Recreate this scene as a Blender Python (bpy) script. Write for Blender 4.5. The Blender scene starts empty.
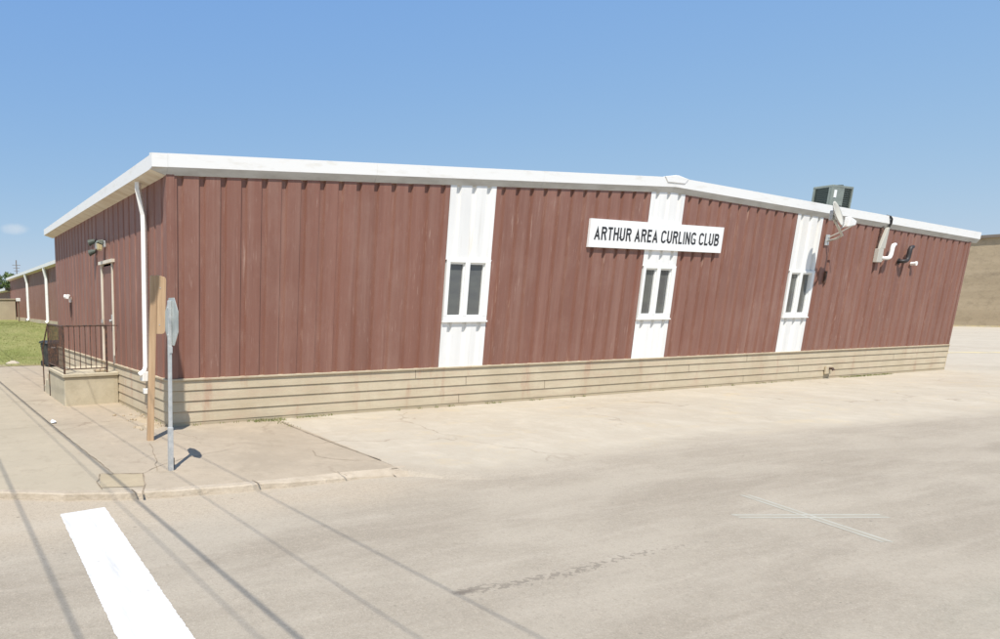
import bpy, bmesh, math, random
from math import radians, sin, cos, pi, sqrt
from mathutils import Vector, Matrix, Euler
random.seed(7)
sc = bpy.context.scene
COL = sc.collection
R = radians

# ------------------------------------------------------------------ materials
def mat(name, base, rough=0.8, metal=0.0, spec=0.3, build=None):
    m = bpy.data.materials.new(name); m.use_nodes = True
    nt = m.node_tree; b = nt.nodes['Principled BSDF']
    b.inputs['Base Color'].default_value = (*base, 1)
    b.inputs['Roughness'].default_value = rough
    b.inputs['Metallic'].default_value = metal
    b.inputs['Specular IOR Level'].default_value = spec
    if build: build(NT(nt, b))
    return m

class NT:
    """small helper round a node tree"""
    def __init__(s, nt, b): s.nt, s.b = nt, b
    def n(s, t, **k):
        o = s.nt.nodes.new(t)
        for a, v in k.items(): setattr(o, a, v)
        return o
    def l(s, a, b): s.nt.links.new(a, b)
    def coords(s, scale=(1, 1, 1), rot=(0, 0, 0), loc=(0, 0, 0)):
        g = s.n('ShaderNodeNewGeometry'); m = s.n('ShaderNodeMapping')
        m.inputs['Scale'].default_value = scale; m.inputs['Rotation'].default_value = rot
        m.inputs['Location'].default_value = loc
        s.l(g.outputs['Position'], m.inputs['Vector']); return m.outputs[0]
    def noise(s, vec, scale, detail=4, rough=0.6, lo=0.35, hi=0.65, dist=0.0):
        t = s.n('ShaderNodeTexNoise'); t.inputs['Scale'].default_value = scale
        t.inputs['Detail'].default_value = detail; t.inputs['Roughness'].default_value = rough
        t.inputs['Distortion'].default_value = dist
        s.l(vec, t.inputs['Vector'])
        r = s.n('ShaderNodeMapRange'); r.inputs['From Min'].default_value = lo; r.inputs['From Max'].default_value = hi
        s.l(t.outputs[0], r.inputs['Value']); return r.outputs[0]
    def mix(s, f, a, b, mode='MIX', fac=1.0):
        m = s.n('ShaderNodeMix'); m.data_type = 'RGBA'; m.blend_type = mode
        if isinstance(f, (int, float)): m.inputs[0].default_value = f
        elif fac != 1.0:
            k = s.n('ShaderNodeMath', operation='MULTIPLY'); k.inputs[1].default_value = fac
            s.l(f, k.inputs[0]); s.l(k.outputs[0], m.inputs[0])
        else: s.l(f, m.inputs[0])
        for i, c in ((6, a), (7, b)):
            if isinstance(c, tuple): m.inputs[i].default_value = (*c, 1)
            else: s.l(c, m.inputs[i])
        return m.outputs[2]
    def math(s, op, a, b=None, c=None):
        m = s.n('ShaderNodeMath', operation=op)
        for i, v in enumerate((a, b, c)):
            if v is None: continue
            if isinstance(v, (int, float)): m.inputs[i].default_value = v
            else: s.l(v, m.inputs[i])
        return m.outputs[0]
    def sep(s, vec):
        x = s.n('ShaderNodeSeparateXYZ'); s.l(vec, x.inputs[0]); return x.outputs
    def rng(s, v, a, b, c=0.0, d=1.0, smooth=True):
        r = s.n('ShaderNodeMapRange'); r.interpolation_type = 'SMOOTHSTEP' if smooth else 'LINEAR'
        for i, q in ((1, a), (2, b), (3, c), (4, d)): r.inputs[i].default_value = q
        s.l(v, r.inputs[0]); return r.outputs[0]
    def color(s, c): s.l(c, s.b.inputs['Base Color'])
    def bump(s, h, strength=0.3, dist=0.01):
        b = s.n('ShaderNodeBump'); b.inputs['Strength'].default_value = strength
        b.inputs['Distance'].default_value = dist
        s.l(h, b.inputs['Height']); s.l(b.outputs[0], s.b.inputs['Normal'])

def scuffed(base, pale, dark, streak=0.5):
    def f(t):
        big = t.noise(t.coords(), 0.45, 4, 0.6, 0.3, 0.7)
        c = t.mix(big, base, tuple(v * 0.86 for v in base))
        col = t.noise(t.coords((2.6, 2.6, 0.05)), 1.0, 2, 0.5, 0.3, 0.7)       # panel to panel fading
        c = t.mix(col, c, tuple(v * 1.16 for v in base), fac=0.6)
        st = t.noise(t.coords((16, 16, 0.9)), 1.0, 5, 0.65, 0.585, 0.72)       # long pale chalk runs
        gate = t.noise(t.coords(loc=(5, 3, 1)), 0.55, 3, 0.5, 0.46, 0.62)
        c = t.mix(t.math('MULTIPLY', st, gate), c, pale, fac=streak * .8)
        wide = t.noise(t.coords((5, 5, 0.25), loc=(4, 4, 4)), 1.0, 4, 0.6, 0.45, 0.7)
        c = t.mix(wide, c, tuple(p_ * .45 + q_ * .55 for p_, q_ in zip(pale, base)), fac=streak * .4)
        sh_ = t.noise(t.coords((22, 22, 2.2), loc=(8, 1, 4)), 1.0, 4, 0.6, 0.60, 0.70)
        gate2 = t.noise(t.coords((1, 1, .6), loc=(2, 9, 6)), 0.8, 3, 0.6, 0.48, 0.60)
        c = t.mix(t.math('MULTIPLY', sh_, gate2), c, pale, fac=streak * .55)
        blot = t.noise(t.coords((1.2, 1.2, .8), loc=(6, 2, 8)), 1.0, 5, 0.65, 0.5, 0.72)
        c = t.mix(blot, c, tuple((p_ + q_) / 2 for p_, q_ in zip(pale, base)), fac=streak * .28)
        fine = t.noise(t.coords((40, 40, 3.0), loc=(1, 2, 9)), 1.0, 3, 0.6, 0.6, 0.75)
        c = t.mix(fine, c, pale, fac=streak * 0.3)
        dk = t.noise(t.coords((9, 9, 0.5), loc=(3, 7, 2)), 1.0, 4, 0.6, 0.58, 0.75)
        c = t.mix(dk, c, dark, fac=0.35)
        t.color(c)
        t.bump(t.noise(t.coords(), 3.0, 3, 0.5, 0, 1), 0.12, 0.01)
    return f
BROWN = (0.228, 0.107, 0.077)
M = {}
M['brown'] = mat('brown_painted_siding', BROWN, 0.55, 0, 0.35, scuffed(BROWN, (0.55, 0.40, 0.33), (0.14, 0.05, 0.04), 0.72))
M['white'] = mat('white_painted_siding', (0.8, 0.79, 0.76), 0.5, 0, 0.35, scuffed((0.80, 0.79, 0.76), (0.82, 0.82, 0.8), (0.5, 0.47, 0.4), 0.3))
M['trim'] = mat('white_trim', (0.82, 0.81, 0.78), 0.45, 0, 0.4,
    lambda t: t.color(t.mix(t.noise(t.coords((2, 2, 8)), 1.0, 4, 0.6, 0.55, 0.75), (0.82, 0.81, 0.78), (0.62, 0.57, 0.47), fac=0.5)))
M['vinyl'] = mat('white_window_vinyl', (0.83, 0.83, 0.8), 0.4, 0, 0.4)
M['soffit'] = mat('soffit_cream', (0.72, 0.66, 0.55), 0.7, 0, 0.2,
    lambda t: t.color(t.mix(t.noise(t.coords((1, 4, 1)), 1.2, 3, 0.6, 0.4, 0.7), (0.74, 0.69, 0.58), (0.6, 0.52, 0.4))))
M['shadetrim'] = mat('trim_shade_grey', (0.52, 0.51, 0.47), 0.6, 0, 0.3,  # grey stands in for the shade on the bevel below the fascia
    lambda t: t.color(t.mix(t.noise(t.coords((1.5, 1, 6)), 1.0, 4, 0.6, 0.4, 0.7), (0.55, 0.54, 0.5), (0.42, 0.40, 0.36))))
def blockmat(t):
    v = t.coords()
    c = t.mix(t.noise(v, 1.1, 5, 0.65, 0.3, 0.7), (0.576, 0.496, 0.360), (0.468, 0.387, 0.266))
    c = t.mix(t.noise(t.coords((2.2, 2.2, 0.5)), 1.0, 5, 0.7, 0.56, 0.70), c, (0.42, 0.25, 0.17), fac=0.65)
    c = t.mix(t.noise(t.coords((1.3, 1.3, 5)), 1.0, 5, 0.65, 0.50, 0.70), c, (0.50, 0.36, 0.26), fac=0.5)
    c = t.mix(t.noise(t.coords((2.2, 2.2, 22)), 1.0, 4, 0.65, 0.50, 0.72), c, (0.40, 0.34, 0.24), fac=0.45)
    c = t.mix(t.noise(v, 24, 3, 0.7, 0.55, 0.75), c, (0.40, 0.34, 0.25), fac=0.35)
    z = t.sep(v)[2]
    low_tone = t.rng(t.math('ADD', z, t.math('MULTIPLY', t.noise(v, 2.2, 4, 0.7, 0, 1), 0.12)), 0.05, 0.20, 1.0, 0.0)  # ragged band, darker tan towards the bottom
    c = t.mix(low_tone, c, (0.36, 0.30, 0.20), fac=0.5)
    t.color(c); t.bump(t.noise(v, 45, 4, 0.7, 0, 1), 0.4, 0.006)
M['block'] = mat('tan_lap_boards', (0.55, 0.48, 0.36), 0.85, 0, 0.2, blockmat)
M['joint'] = mat('dark_joint', (0.16, 0.12, 0.09), 0.9)
def concrete(a, b, stain, crack=True, sc1=0.7):
    def f(t):
        v = t.coords()
        c = t.mix(t.noise(v, sc1, 6, 0.65, 0.32, 0.68), a, b)
        c = t.mix(t.noise(v, 0.28, 5, 0.7, 0.5, 0.68, 0.6), c, stain, fac=0.55)
        c = t.mix(t.noise(v, 5.0, 5, 0.75, 0.50, 0.70), c, stain, fac=0.45)
        c = t.mix(t.noise(t.coords((1, 1, 1), loc=(8, 3, 0)), 1.7, 6, 0.75, 0.50, 0.66), c, tuple(min(1, x * 1.13) for x in a), fac=0.5)
        c = t.mix(t.noise(v, 70, 2, 0.7, 0.35, 0.75), c, tuple(x * 0.72 for x in a), fac=0.35)
        if crack:
            w = t.n('ShaderNodeTexVoronoi', feature='DISTANCE_TO_EDGE'); w.inputs['Scale'].default_value = 0.33
            d = t.n('ShaderNodeTexNoise'); d.inputs['Scale'].default_value = 1.3; d.inputs['Detail'].default_value = 6
            t.l(v, d.inputs['Vector'])
            va = t.n('ShaderNodeVectorMath', operation='MULTIPLY_ADD'); va.inputs[1].default_value = (1.3, 1.3, 0)
            t.l(d.outputs['Color'], va.inputs[0]); t.l(v, va.inputs[2]); t.l(va.outputs[0], w.inputs['Vector'])
            e = t.rng(w.outputs['Distance'], 0.0, 0.012, 1.0, 0.0)
            e = t.math('MULTIPLY', e, t.noise(v, 0.6, 3, 0.6, 0.46, 0.6))
            c = t.mix(e, c, (0.22, 0.17, 0.12), fac=0.55)
        t.color(c)
        t.bump(t.noise(v, 30, 6, 0.75, 0, 1), 0.5, 0.008)
    return f
def walkmat(t):
    concrete((0.415, 0.343, 0.254), (0.355, 0.296, 0.222), (0.30, 0.248, 0.18))(t)
    c = t.b.inputs['Base Color'].links[0].from_socket; v = t.coords(); x, y, z = t.sep(v)
    g = t.rng(t.math('ADD', x, t.math('MULTIPLY', t.noise(v, .8, 4, .6, 0, 1), .8)), -1.9, -.9, 1.0, 0.0)
    c = t.mix(g, c, (0.385, 0.338, 0.245), fac=.5)
    t.color(t.mix(t.noise(t.coords(loc=(1, 9, 0)), 2.6, 6, .75, .54, .66), c, (0.27, 0.225, 0.16), fac=.35))
M['walk'] = mat('sidewalk_concrete', (0.4, 0.34, 0.25), 0.9, 0, 0.2, walkmat)
def kerbmat(t):
    concrete((0.58, 0.49, 0.375), (0.51, 0.425, 0.32), (0.37, 0.295, 0.21), False, 2.0)(t)
    c = t.b.inputs['Base Color'].links[0].from_socket; v = t.coords()
    c = t.mix(t.noise(v, 3.2, 6, 0.75, 0.47, 0.62), c, (0.41, 0.335, 0.24), fac=.5)
    t.color(c); t.bump(t.noise(v, 14, 6, 0.8, 0, 1), 1.0, 0.03)
M['landing'] = mat('landing_concrete', (0.5, 0.45, 0.33), 0.9, 0, 0.2, concrete((0.56, 0.495, 0.365), (0.47, 0.41, 0.29), (0.38, 0.32, 0.22), False, 1.6))
M['kerb'] = mat('kerb_concrete', (0.5, 0.43, 0.34), 0.95, 0, 0.15, kerbmat)
def roadmat(t):
    v = t.coords(); x, y, z = t.sep(v)
    c = t.mix(t.noise(v, 0.9, 6, 0.65, 0.3, 0.7), (0.372, 0.322, 0.252), (0.335, 0.290, 0.226))
    # wheel track bands along the road (east-west)
    wob = t.math('MULTIPLY', t.noise(t.coords((0.1, 0.4, 1)), 1.0, 3, 0.5, 0, 1), 0.5)
    yy = t.math('ADD', t.math('ADD', y, wob), t.math('MULTIPLY', x, 0.02))
    for y0, w, k in ((-5.55, 0.6, 0.45), (-7.5, 0.6, 0.25), (-9.6, 0.6, 0.3)):
        g = t.rng(t.math('ABSOLUTE', t.math('SUBTRACT', yy, y0)), 0.05, w, 1.0, 0.0)
        c = t.mix(g, c, (0.27, 0.228, 0.175), fac=k)
    grn = t.rng(t.math('ABSOLUTE', t.math('ADD', yy, 8.7)), 0.2, 0.75, 1.0, 0.0)
    c = t.mix(t.math('MULTIPLY', grn, t.noise(v, 0.35, 3, 0.5, 0.35, 0.6)), c, (0.30, 0.30, 0.235), fac=0.55)
    # streaks along travel direction
    c = t.mix(t.noise(t.coords((0.5, 5, 1), (0, 0, 0.02)), 1.0, 5, 0.65, 0.5, 0.72), c, (0.47, 0.41, 0.33), fac=0.45)
    c = t.mix(t.noise(t.coords((0.6, 6, 1), loc=(4, 4, 0)), 1.0, 5, 0.65, 0.54, 0.74), c, (0.265, 0.228, 0.18), fac=0.40)
    # sandy wash near the kerb and apron
    e = t.rng(t.math('ADD', y, t.math('MULTIPLY', t.noise(v, 0.8, 5, 0.7, 0, 1), 0.8)), -4.8, -3.9)
    e = t.math('MULTIPLY', e, t.rng(x, 0.8, 3.0, 1.0, 0.0))
    c = t.mix(e, c, (0.49, 0.405, 0.30), fac=0.75)
    # aggregate grain and sparse dark specks
    c = t.mix(t.noise(v, 90, 2, 0.8, 0.35, 0.7), c, (0.22, 0.185, 0.14), fac=0.45)
    c = t.mix(t.noise(t.coords((1, 1.5, 1), loc=(2, 2, 0)), 16, 4, 0.75, 0.48, 0.68), c, (0.25, 0.21, 0.155), fac=0.35)
    c = t.mix(t.noise(t.coords((1, 1.5, 1), loc=(6, 1, 0)), 11, 4, 0.75, 0.52, 0.70), c, (0.43, 0.365, 0.28), fac=0.35)
    c = t.mix(t.noise(t.coords(loc=(9, 2, 0)), 60, 2, 0.8, 0.52, 0.72), c, (0.52, 0.45, 0.36), fac=0.40)
    vo = t.n('ShaderNodeTexVoronoi'); vo.inputs['Scale'].default_value = 3.2; t.l(t.coords((1, 1.8, 1)), vo.inputs['Vector'])
    sp = t.rng(vo.outputs['Distance'], 0.04, 0.085, 1.0, 0.0)
    sp = t.math('MULTIPLY', sp, t.noise(v, 1.7, 3, 0.6, 0.48, 0.6))
    c = t.mix(sp, c, (0.10, 0.085, 0.07), fac=0.65)
    vo2 = t.n('ShaderNodeTexVoronoi'); vo2.inputs['Scale'].default_value = 7.0; t.l(t.coords((1, 1.6, 1), loc=(3, 8, 0)), vo2.inputs['Vector'])
    sp_ = t.math('MULTIPLY', t.rng(vo2.outputs['Distance'], 0.03, 0.11, 1.0, 0.0), t.noise(t.coords(loc=(7, 7, 0)), 1.1, 3, 0.6, 0.47, 0.6))
    c = t.mix(sp_, c, (0.13, 0.11, 0.085), fac=0.6)
    pz = t.noise(t.coords((0.35, 1.0, 1), loc=(2, 5, 0)), 1.0, 5, 0.65, 0.46, 0.60)
    c = t.mix(pz, c, (0.44, 0.385, 0.305), fac=0.4)
    w = t.n('ShaderNodeTexVoronoi', feature='DISTANCE_TO_EDGE'); w.inputs['Scale'].default_value = 0.28
    d_ = t.n('ShaderNodeTexNoise'); d_.inputs['Scale'].default_value = 1.6; d_.inputs['Detail'].default_value = 7; t.l(v, d_.inputs['Vector'])
    va = t.n('ShaderNodeVectorMath', operation='MULTIPLY_ADD'); va.inputs[1].default_value = (1.1, 1.1, 0)
    t.l(d_.outputs['Color'], va.inputs[0]); t.l(v, va.inputs[2]); t.l(va.outputs[0], w.inputs['Vector'])
    hc = t.math('MULTIPLY', t.rng(w.outputs['Distance'], 0.0, 0.008, 1.0, 0.0), t.noise(v, 0.5, 3, 0.6, 0.47, 0.6))
    c = t.mix(hc, c, (0.24, 0.205, 0.16), fac=.15)
    c = t.mix(t.noise(t.coords(loc=(4, 4, 0)), 38, 3, .8, .56, .66), c, (0.22, 0.19, 0.145), fac=.40)
    # trail of old oil drips, thick at its near end and scattering away
    dy = t.math('ABSOLUTE', t.math('ADD', y, t.math('ADD', 7.02, t.math('MULTIPLY', t.math('SINE', t.math('MULTIPLY', x, 2.3)), .03))))
    along = t.math('MULTIPLY', t.math('MULTIPLY', t.rng(x, -.34, -.16), t.rng(x, 2.6, 3.4, 1.0, 0.0)), t.rng(x, .3, 4.2, 1.0, 0.35))
    near = t.rng(dy, 0.0, .13, 1.0, 0.0)
    dens = t.math('MULTIPLY', along, near)
    sp2 = t.noise(t.coords((1, 1.6, 1), loc=(3, 1, 0)), 17, 3, 0.55, 0, 1)
    thr = t.math('ADD', sp2, t.math('MULTIPLY', dens, .37))
    c = t.mix(t.rng(thr, .79, .86), c, (0.18, 0.152, 0.12), fac=.6)
    core = t.math('MULTIPLY', t.rng(t.math('ABSOLUTE', t.math('SUBTRACT', x, -.12)), .02, .16, 1.0, 0.0), t.rng(dy, .01, .05, 1.0, 0.0))
    c = t.mix(core, c, (0.15, 0.125, 0.10), fac=.8)
    t.color(c); t.bump(t.noise(v, 80, 5, 0.8, 0, 1), 0.7, 0.008)
M['road'] = mat('bleached_asphalt', (0.36, 0.32, 0.26), 0.92, 0, 0.2, roadmat)
def apronmat(t):
    roadmat(t); rc = t.b.inputs['Base Color'].links[0].from_socket
    concrete((0.475, 0.420, 0.332), (0.420, 0.366, 0.285), (0.385, 0.325, 0.245))(t)
    c = t.b.inputs['Base Color'].links[0].from_socket; v = t.coords()
    c = t.mix(t.noise(t.coords((.25, 2.5, 1)), 1.0, 5, .65, .52, .75), c, (0.40, 0.33, 0.25), fac=.35)
    c = t.mix(t.noise(t.coords((.7, 1.4, 1), loc=(3, 3, 0)), 1.0, 6, .75, .54, .66), c, (0.50, 0.40, 0.25), fac=.35)
    at = t.n('ShaderNodeAttribute', attribute_name='inset')       # metres in from the outer edge
    n_ = t.math('MULTIPLY', t.math('SUBTRACT', t.noise(v, 1.1, 6, 0.75, 0, 1), .5), 1.1)
    n2 = t.math('MULTIPLY', t.math('SUBTRACT', t.noise(t.coords((.35, 1, 1)), .6, 4, 0.6, 0, 1), .5), 1.4)
    d = t.math('MULTIPLY', at.outputs['Fac'], t.math('ADD', 1.0, t.math('ADD', n_, n2)))
    t.color(t.mix(t.rng(d, 0.08, 0.85), rc, c))
M['apron'] = mat('apron_concrete', (0.5, 0.44, 0.35), 0.9, 0, 0.2, apronmat)
M['lot'] = mat('lot_concrete', (0.47, 0.41, 0.32), 0.9, 0, 0.2, concrete((0.493, 0.432, 0.338), (0.435, 0.375, 0.290), (0.395, 0.33, 0.248)))
def worn(base, under, lo=0.60, hi=0.68, sc0=9):
    def f(t):
        v = t.coords()
        w = t.noise(v, sc0, 6, 0.75, lo, hi)
        c = t.mix(w, base, under)
        c = t.mix(t.noise(t.coords((11, .9, 1), (0, 0, -.05)), 1, 5, 0.75, 0.47, 0.70), c, (base[0] * .66, base[1] * .65, base[2] * .63), fac=0.7)
        t.color(c); t.bump(t.noise(v, 60, 4, 0.8, 0, 1), 0.4, 0.006)
    return f
M['linepaint'] = mat('white_road_paint', (0.84, 0.83, 0.81), 0.7, 0, 0.3, worn((0.64, 0.63, 0.61), (0.40, 0.355, 0.29), 0.60, 0.74))
def fadedX(t):
    # two arms of an old outlined cross: brighter along both edges, nearly gone in the middle
    v = t.coords(); x, y, z = t.sep(v)
    e = None
    for (ax, ay, bx, by) in CROSS:
        L = sqrt((bx - ax) ** 2 + (by - ay) ** 2); nx, ny = -(by - ay) / L, (bx - ax) / L
        d = t.math('ABSOLUTE', t.math('ADD', t.math('ADD', t.math('MULTIPLY', x, nx), t.math('MULTIPLY', y, ny)), -(ax * nx + ay * ny)))
        q = t.rng(t.math('ABSOLUTE', t.math('SUBTRACT', d, .045)), .006, .022, 1.0, 0.0)
        e = q if e is None else t.math('MAXIMUM', e, q)
    w = t.noise(v, 7, 5, 0.7, 0.35, 0.62)
    c = t.mix(t.noise(v, 5, 4, .6, .4, .6), (0.355, 0.318, 0.25), (0.335, 0.30, 0.235))
    c = t.mix(t.math('MULTIPLY', e, t.math('SUBTRACT', 1.0, t.math('MULTIPLY', w, .55))), c, (0.445, 0.44, 0.375))
    t.color(t.mix(t.noise(v, 90, 2, 0.8, 0.35, 0.7), c, (0.25, 0.22, 0.18), fac=0.3))
def gpx(p, q): return p * 1.034 - .034 * -3.75, q * 1.034 - .034 * -10.52   # survey mark points, moved down onto the road plane
CROSS = (gpx(3.58, -6.8) + gpx(4.97, -7.36), gpx(4.52, -6.38) + gpx(4.01, -7.76))
M['fadedpaint'] = mat('faded_survey_paint', (0.5, 0.5, 0.45), 0.85, 0, 0.2, fadedX)
M['tar'] = mat('dark_oil_stain', (0.10, 0.09, 0.075), 0.7, 0, 0.2, lambda t: t.color(t.mix(t.noise(t.coords(), 20, 4, 0.7, 0.3, 0.7), (0.16, 0.14, 0.115), (0.24, 0.21, 0.17))))
M['crack'] = mat('crack_dirt', (0.20, 0.16, 0.11), 0.95, 0, 0.1, lambda t: t.color(t.mix(t.noise(t.coords(), 9, 4, 0.7, 0.35, 0.65), (0.20, 0.155, 0.105), (0.34, 0.275, 0.20))))
M['patch'] = mat('patch_concrete', (0.4, 0.33, 0.22), 0.9, 0, 0.2, concrete((0.42, 0.345, 0.235), (0.36, 0.29, 0.19), (0.33, 0.28, 0.18), False, 3))
M['galv'] = mat('galvanised_steel', (0.55, 0.56, 0.56), 0.45, 0.35, 0.5, lambda t: t.color(t.mix(t.noise(t.coords(), 14, 4, 0.6, 0.35, 0.65), (0.60, 0.61, 0.60), (0.46, 0.48, 0.48))))
M['signback'] = mat('aluminium_sign_back', (0.5, 0.53, 0.5), 0.42, 0.3, 0.5, lambda t: t.color(t.mix(t.noise(t.coords((1, 6, 3)), 1.5, 4, 0.6, 0.35, 0.65), (0.56, 0.59, 0.56), (0.42, 0.45, 0.42))))
M['red'] = mat('red_sign_sheeting', (0.5, 0.02, 0.02), 0.4)
def woodmat(t):
    c = t.mix(t.noise(t.coords((14, 14, 0.8)), 1.0, 5, 0.6, 0.35, 0.65), (0.56, 0.39, 0.235), (0.42, 0.28, 0.165))
    c = t.mix(t.noise(t.coords((50, 50, 2)), 1.0, 3, 0.6, 0.55, 0.75), c, (0.28, 0.15, 0.07), fac=0.5)
    t.color(c); t.bump(t.noise(t.coords((40, 40, 2)), 1.0, 4, 0.6, 0, 1), 0.4, 0.004)
M['wood'] = mat('fresh_lumber', (0.6, 0.4, 0.2), 0.8, 0, 0.2, woodmat)
M['greywood'] = mat('weathered_pole', (0.25, 0.2, 0.15), 0.9, 0, 0.2, lambda t: t.color(t.mix(t.noise(t.coords((8, 8, 0.5)), 1, 4), (0.25, 0.2, 0.15), (0.16, 0.12, 0.09))))
M['glass'] = mat('window_glass_dark', (0.10, 0.105, 0.095), 0.12, 0, 0.5, lambda t: t.color(t.mix(t.noise(t.coords((1, 1, 3)), 1.3, 3, 0.5, 0.3, 0.7), (0.14, 0.145, 0.13), (0.10, 0.10, 0.10))))
M['black'] = mat('black_paint', (0.035, 0.03, 0.03), 0.5, 0, 0.4)
M['iron'] = mat('dark_brown_iron', (0.07, 0.045, 0.035), 0.6, 0, 0.4, lambda t: t.color(t.mix(t.noise(t.coords(), 12, 4, 0.7, 0.45, 0.65), (0.06, 0.04, 0.032), (0.17, 0.085, 0.05))))
M['binblack'] = mat('black_bin_plastic', (0.03, 0.032, 0.035), 0.5, 0, 0.4, lambda t: t.color(t.mix(t.noise(t.coords(), 4, 4, 0.6, 0.4, 0.7), (0.028, 0.03, 0.033), (0.07, 0.07, 0.07))))
M['rubber'] = mat('black_cable', (0.03, 0.03, 0.03), 0.7)
M['signwhite'] = mat('white_sign_board', (0.86, 0.86, 0.84), 0.4, 0, 0.4, lambda t: t.color(t.mix(t.noise(t.coords((1, 1, 5)), 1.2, 4, 0.6, 0.5, 0.8), (0.86, 0.86, 0.84), (0.76, 0.74, 0.7), fac=0.5)))
M['ink'] = mat('black_sign_letters', (0.035, 0.035, 0.037), 0.5)
M['acgrey'] = mat('grey_green_sheet_metal', (0.224, 0.252, 0.211), 0.5, 0.1, 0.4, lambda t: t.color(t.mix(t.noise(t.coords((2, 2, 5)), 1.2, 4, 0.6, 0.35, 0.7), (0.245, 0.269, 0.228), (0.184, 0.203, 0.172))))
M['accoil'] = mat('dark_condenser_coil', (0.085, 0.10, 0.085), 0.6, 0.1, 0.3)
M['greybox'] = mat('grey_enclosure', (0.50, 0.48, 0.42), 0.6, 0, 0.3)
M['yellow'] = mat('yellow_kerb_paint', (0.6, 0.5, 0.28), 0.8, 0, 0.2, worn((0.58, 0.48, 0.27), (0.46, 0.40, 0.31), 0.45, 0.62, 1.2))
M['lampglass'] = mat('yellowed_lamp_lens', (0.50, 0.42, 0.24), 0.4, 0, 0.5)
M['plastic'] = mat('white_plastic_bag', (0.8, 0.82, 0.84), 0.4)
def farwall(t):
    v = t.coords((0.15, 0.15, 1.2))
    c = t.mix(t.noise(v, 1.0, 5, 0.6, 0.35, 0.65), (0.435, 0.349, 0.238), (0.365, 0.290, 0.195))
    c = t.mix(t.noise(t.coords(), 1.6, 6, 0.75, 0.5, 0.7), c, (0.22, 0.175, 0.12), fac=0.5)
    z = t.sep(t.coords())[2]
    band = t.math('MULTIPLY', t.rng(t.math('ABSOLUTE', t.math('SUBTRACT', z, 5.1)), 0.05, 0.35, 1.0, 0.0), t.noise(t.coords((0.5, 0.5, 1)), 1, 4, 0.6, 0.4, 0.6))
    c = t.mix(band, c, (0.20, 0.16, 0.115), fac=0.6)
    t.color(c); t.bump(t.noise(t.coords(), 3, 5, 0.7, 0, 1), 0.5, 0.05)
M['farwall'] = mat('tan_block_wall', (0.400, 0.325, 0.232), 0.9, 0, 0.1, farwall)
M['darkcap'] = mat('dark_parapet_cap', (0.19, 0.16, 0.135), 0.7)
M['beige'] = mat('beige_cladding', (0.46, 0.385, 0.27), 0.8, 0, 0.2, lambda t: t.color(t.mix(t.noise(t.coords(), 0.8, 4, 0.6, 0.35, 0.65), (0.47, 0.395, 0.28), (0.40, 0.33, 0.24))))
def grassmat(t):
    v = t.coords()
    c = t.mix(t.noise(v, 0.5, 5, 0.65, 0.35, 0.65), (0.20, 0.22, 0.07), (0.29, 0.275, 0.115))
    c = t.mix(t.noise(t.coords((3, 0.8, 1)), 1.4, 5, 0.7, 0.45, 0.7), c, (0.15, 0.175, 0.05), fac=0.5)
    y = t.sep(v)[1]
    bare = t.rng(t.math('ADD', y, t.math('MULTIPLY', t.noise(v, 0.9, 5, 0.7, 0, 1), 2.2)), 13.4, 15.6, 1.0, 0.0)
    c = t.mix(bare, c, (0.36, 0.25, 0.15), fac=0.75)
    t.color(c); t.bump(t.noise(v, 12, 6, 0.8, 0, 1), 0.8, 0.05)
M['turf'] = mat('mown_turf', (0.17, 0.18, 0.05), 0.95, 0, 0.1, grassmat)
M['blade'] = mat('grass_blades', (0.18, 0.20, 0.055), 0.8, 0, 0.2, lambda t: t.color(t.mix(t.noise(t.coords(), 1.2, 4, 0.6, 0.35, 0.65), (0.21, 0.235, 0.075), (0.31, 0.295, 0.125))))
M['weed'] = mat('weed_leaves', (0.12, 0.15, 0.04), 0.8, 0, 0.2, lambda t: t.color(t.mix(t.noise(t.coords(), 6, 4, 0.6, 0.35, 0.65), (0.10, 0.14, 0.03), (0.25, 0.24, 0.09))))
M['dirt'] = mat('loose_dirt', (0.4, 0.32, 0.22), 0.95, 0, 0.1, concrete((0.48, 0.39, 0.28), (0.38, 0.30, 0.20), (0.30, 0.24, 0.15), False, 4))
M['leaf'] = mat('tree_leaves', (0.07, 0.10, 0.03), 0.8, 0, 0.2, lambda t: t.color(t.mix(t.noise(t.coords(), 0.9, 4, 0.6, 0.35, 0.65), (0.06, 0.10, 0.03), (0.13, 0.16, 0.05))))
M['bark'] = mat('tree_bark', (0.16, 0.12, 0.09), 0.9)
M['roof'] = mat('white_metal_roof', (0.62, 0.62, 0.6), 0.5, 0.1, 0.4)
M['ground'] = mat('far_ground', (0.30, 0.28, 0.18), 0.95, 0, 0.1, lambda t: t.color(t.mix(t.noise(t.coords(), 0.03, 6, 0.6, 0.35, 0.65), (0.20, 0.21, 0.09), (0.36, 0.31, 0.21))))

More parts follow.
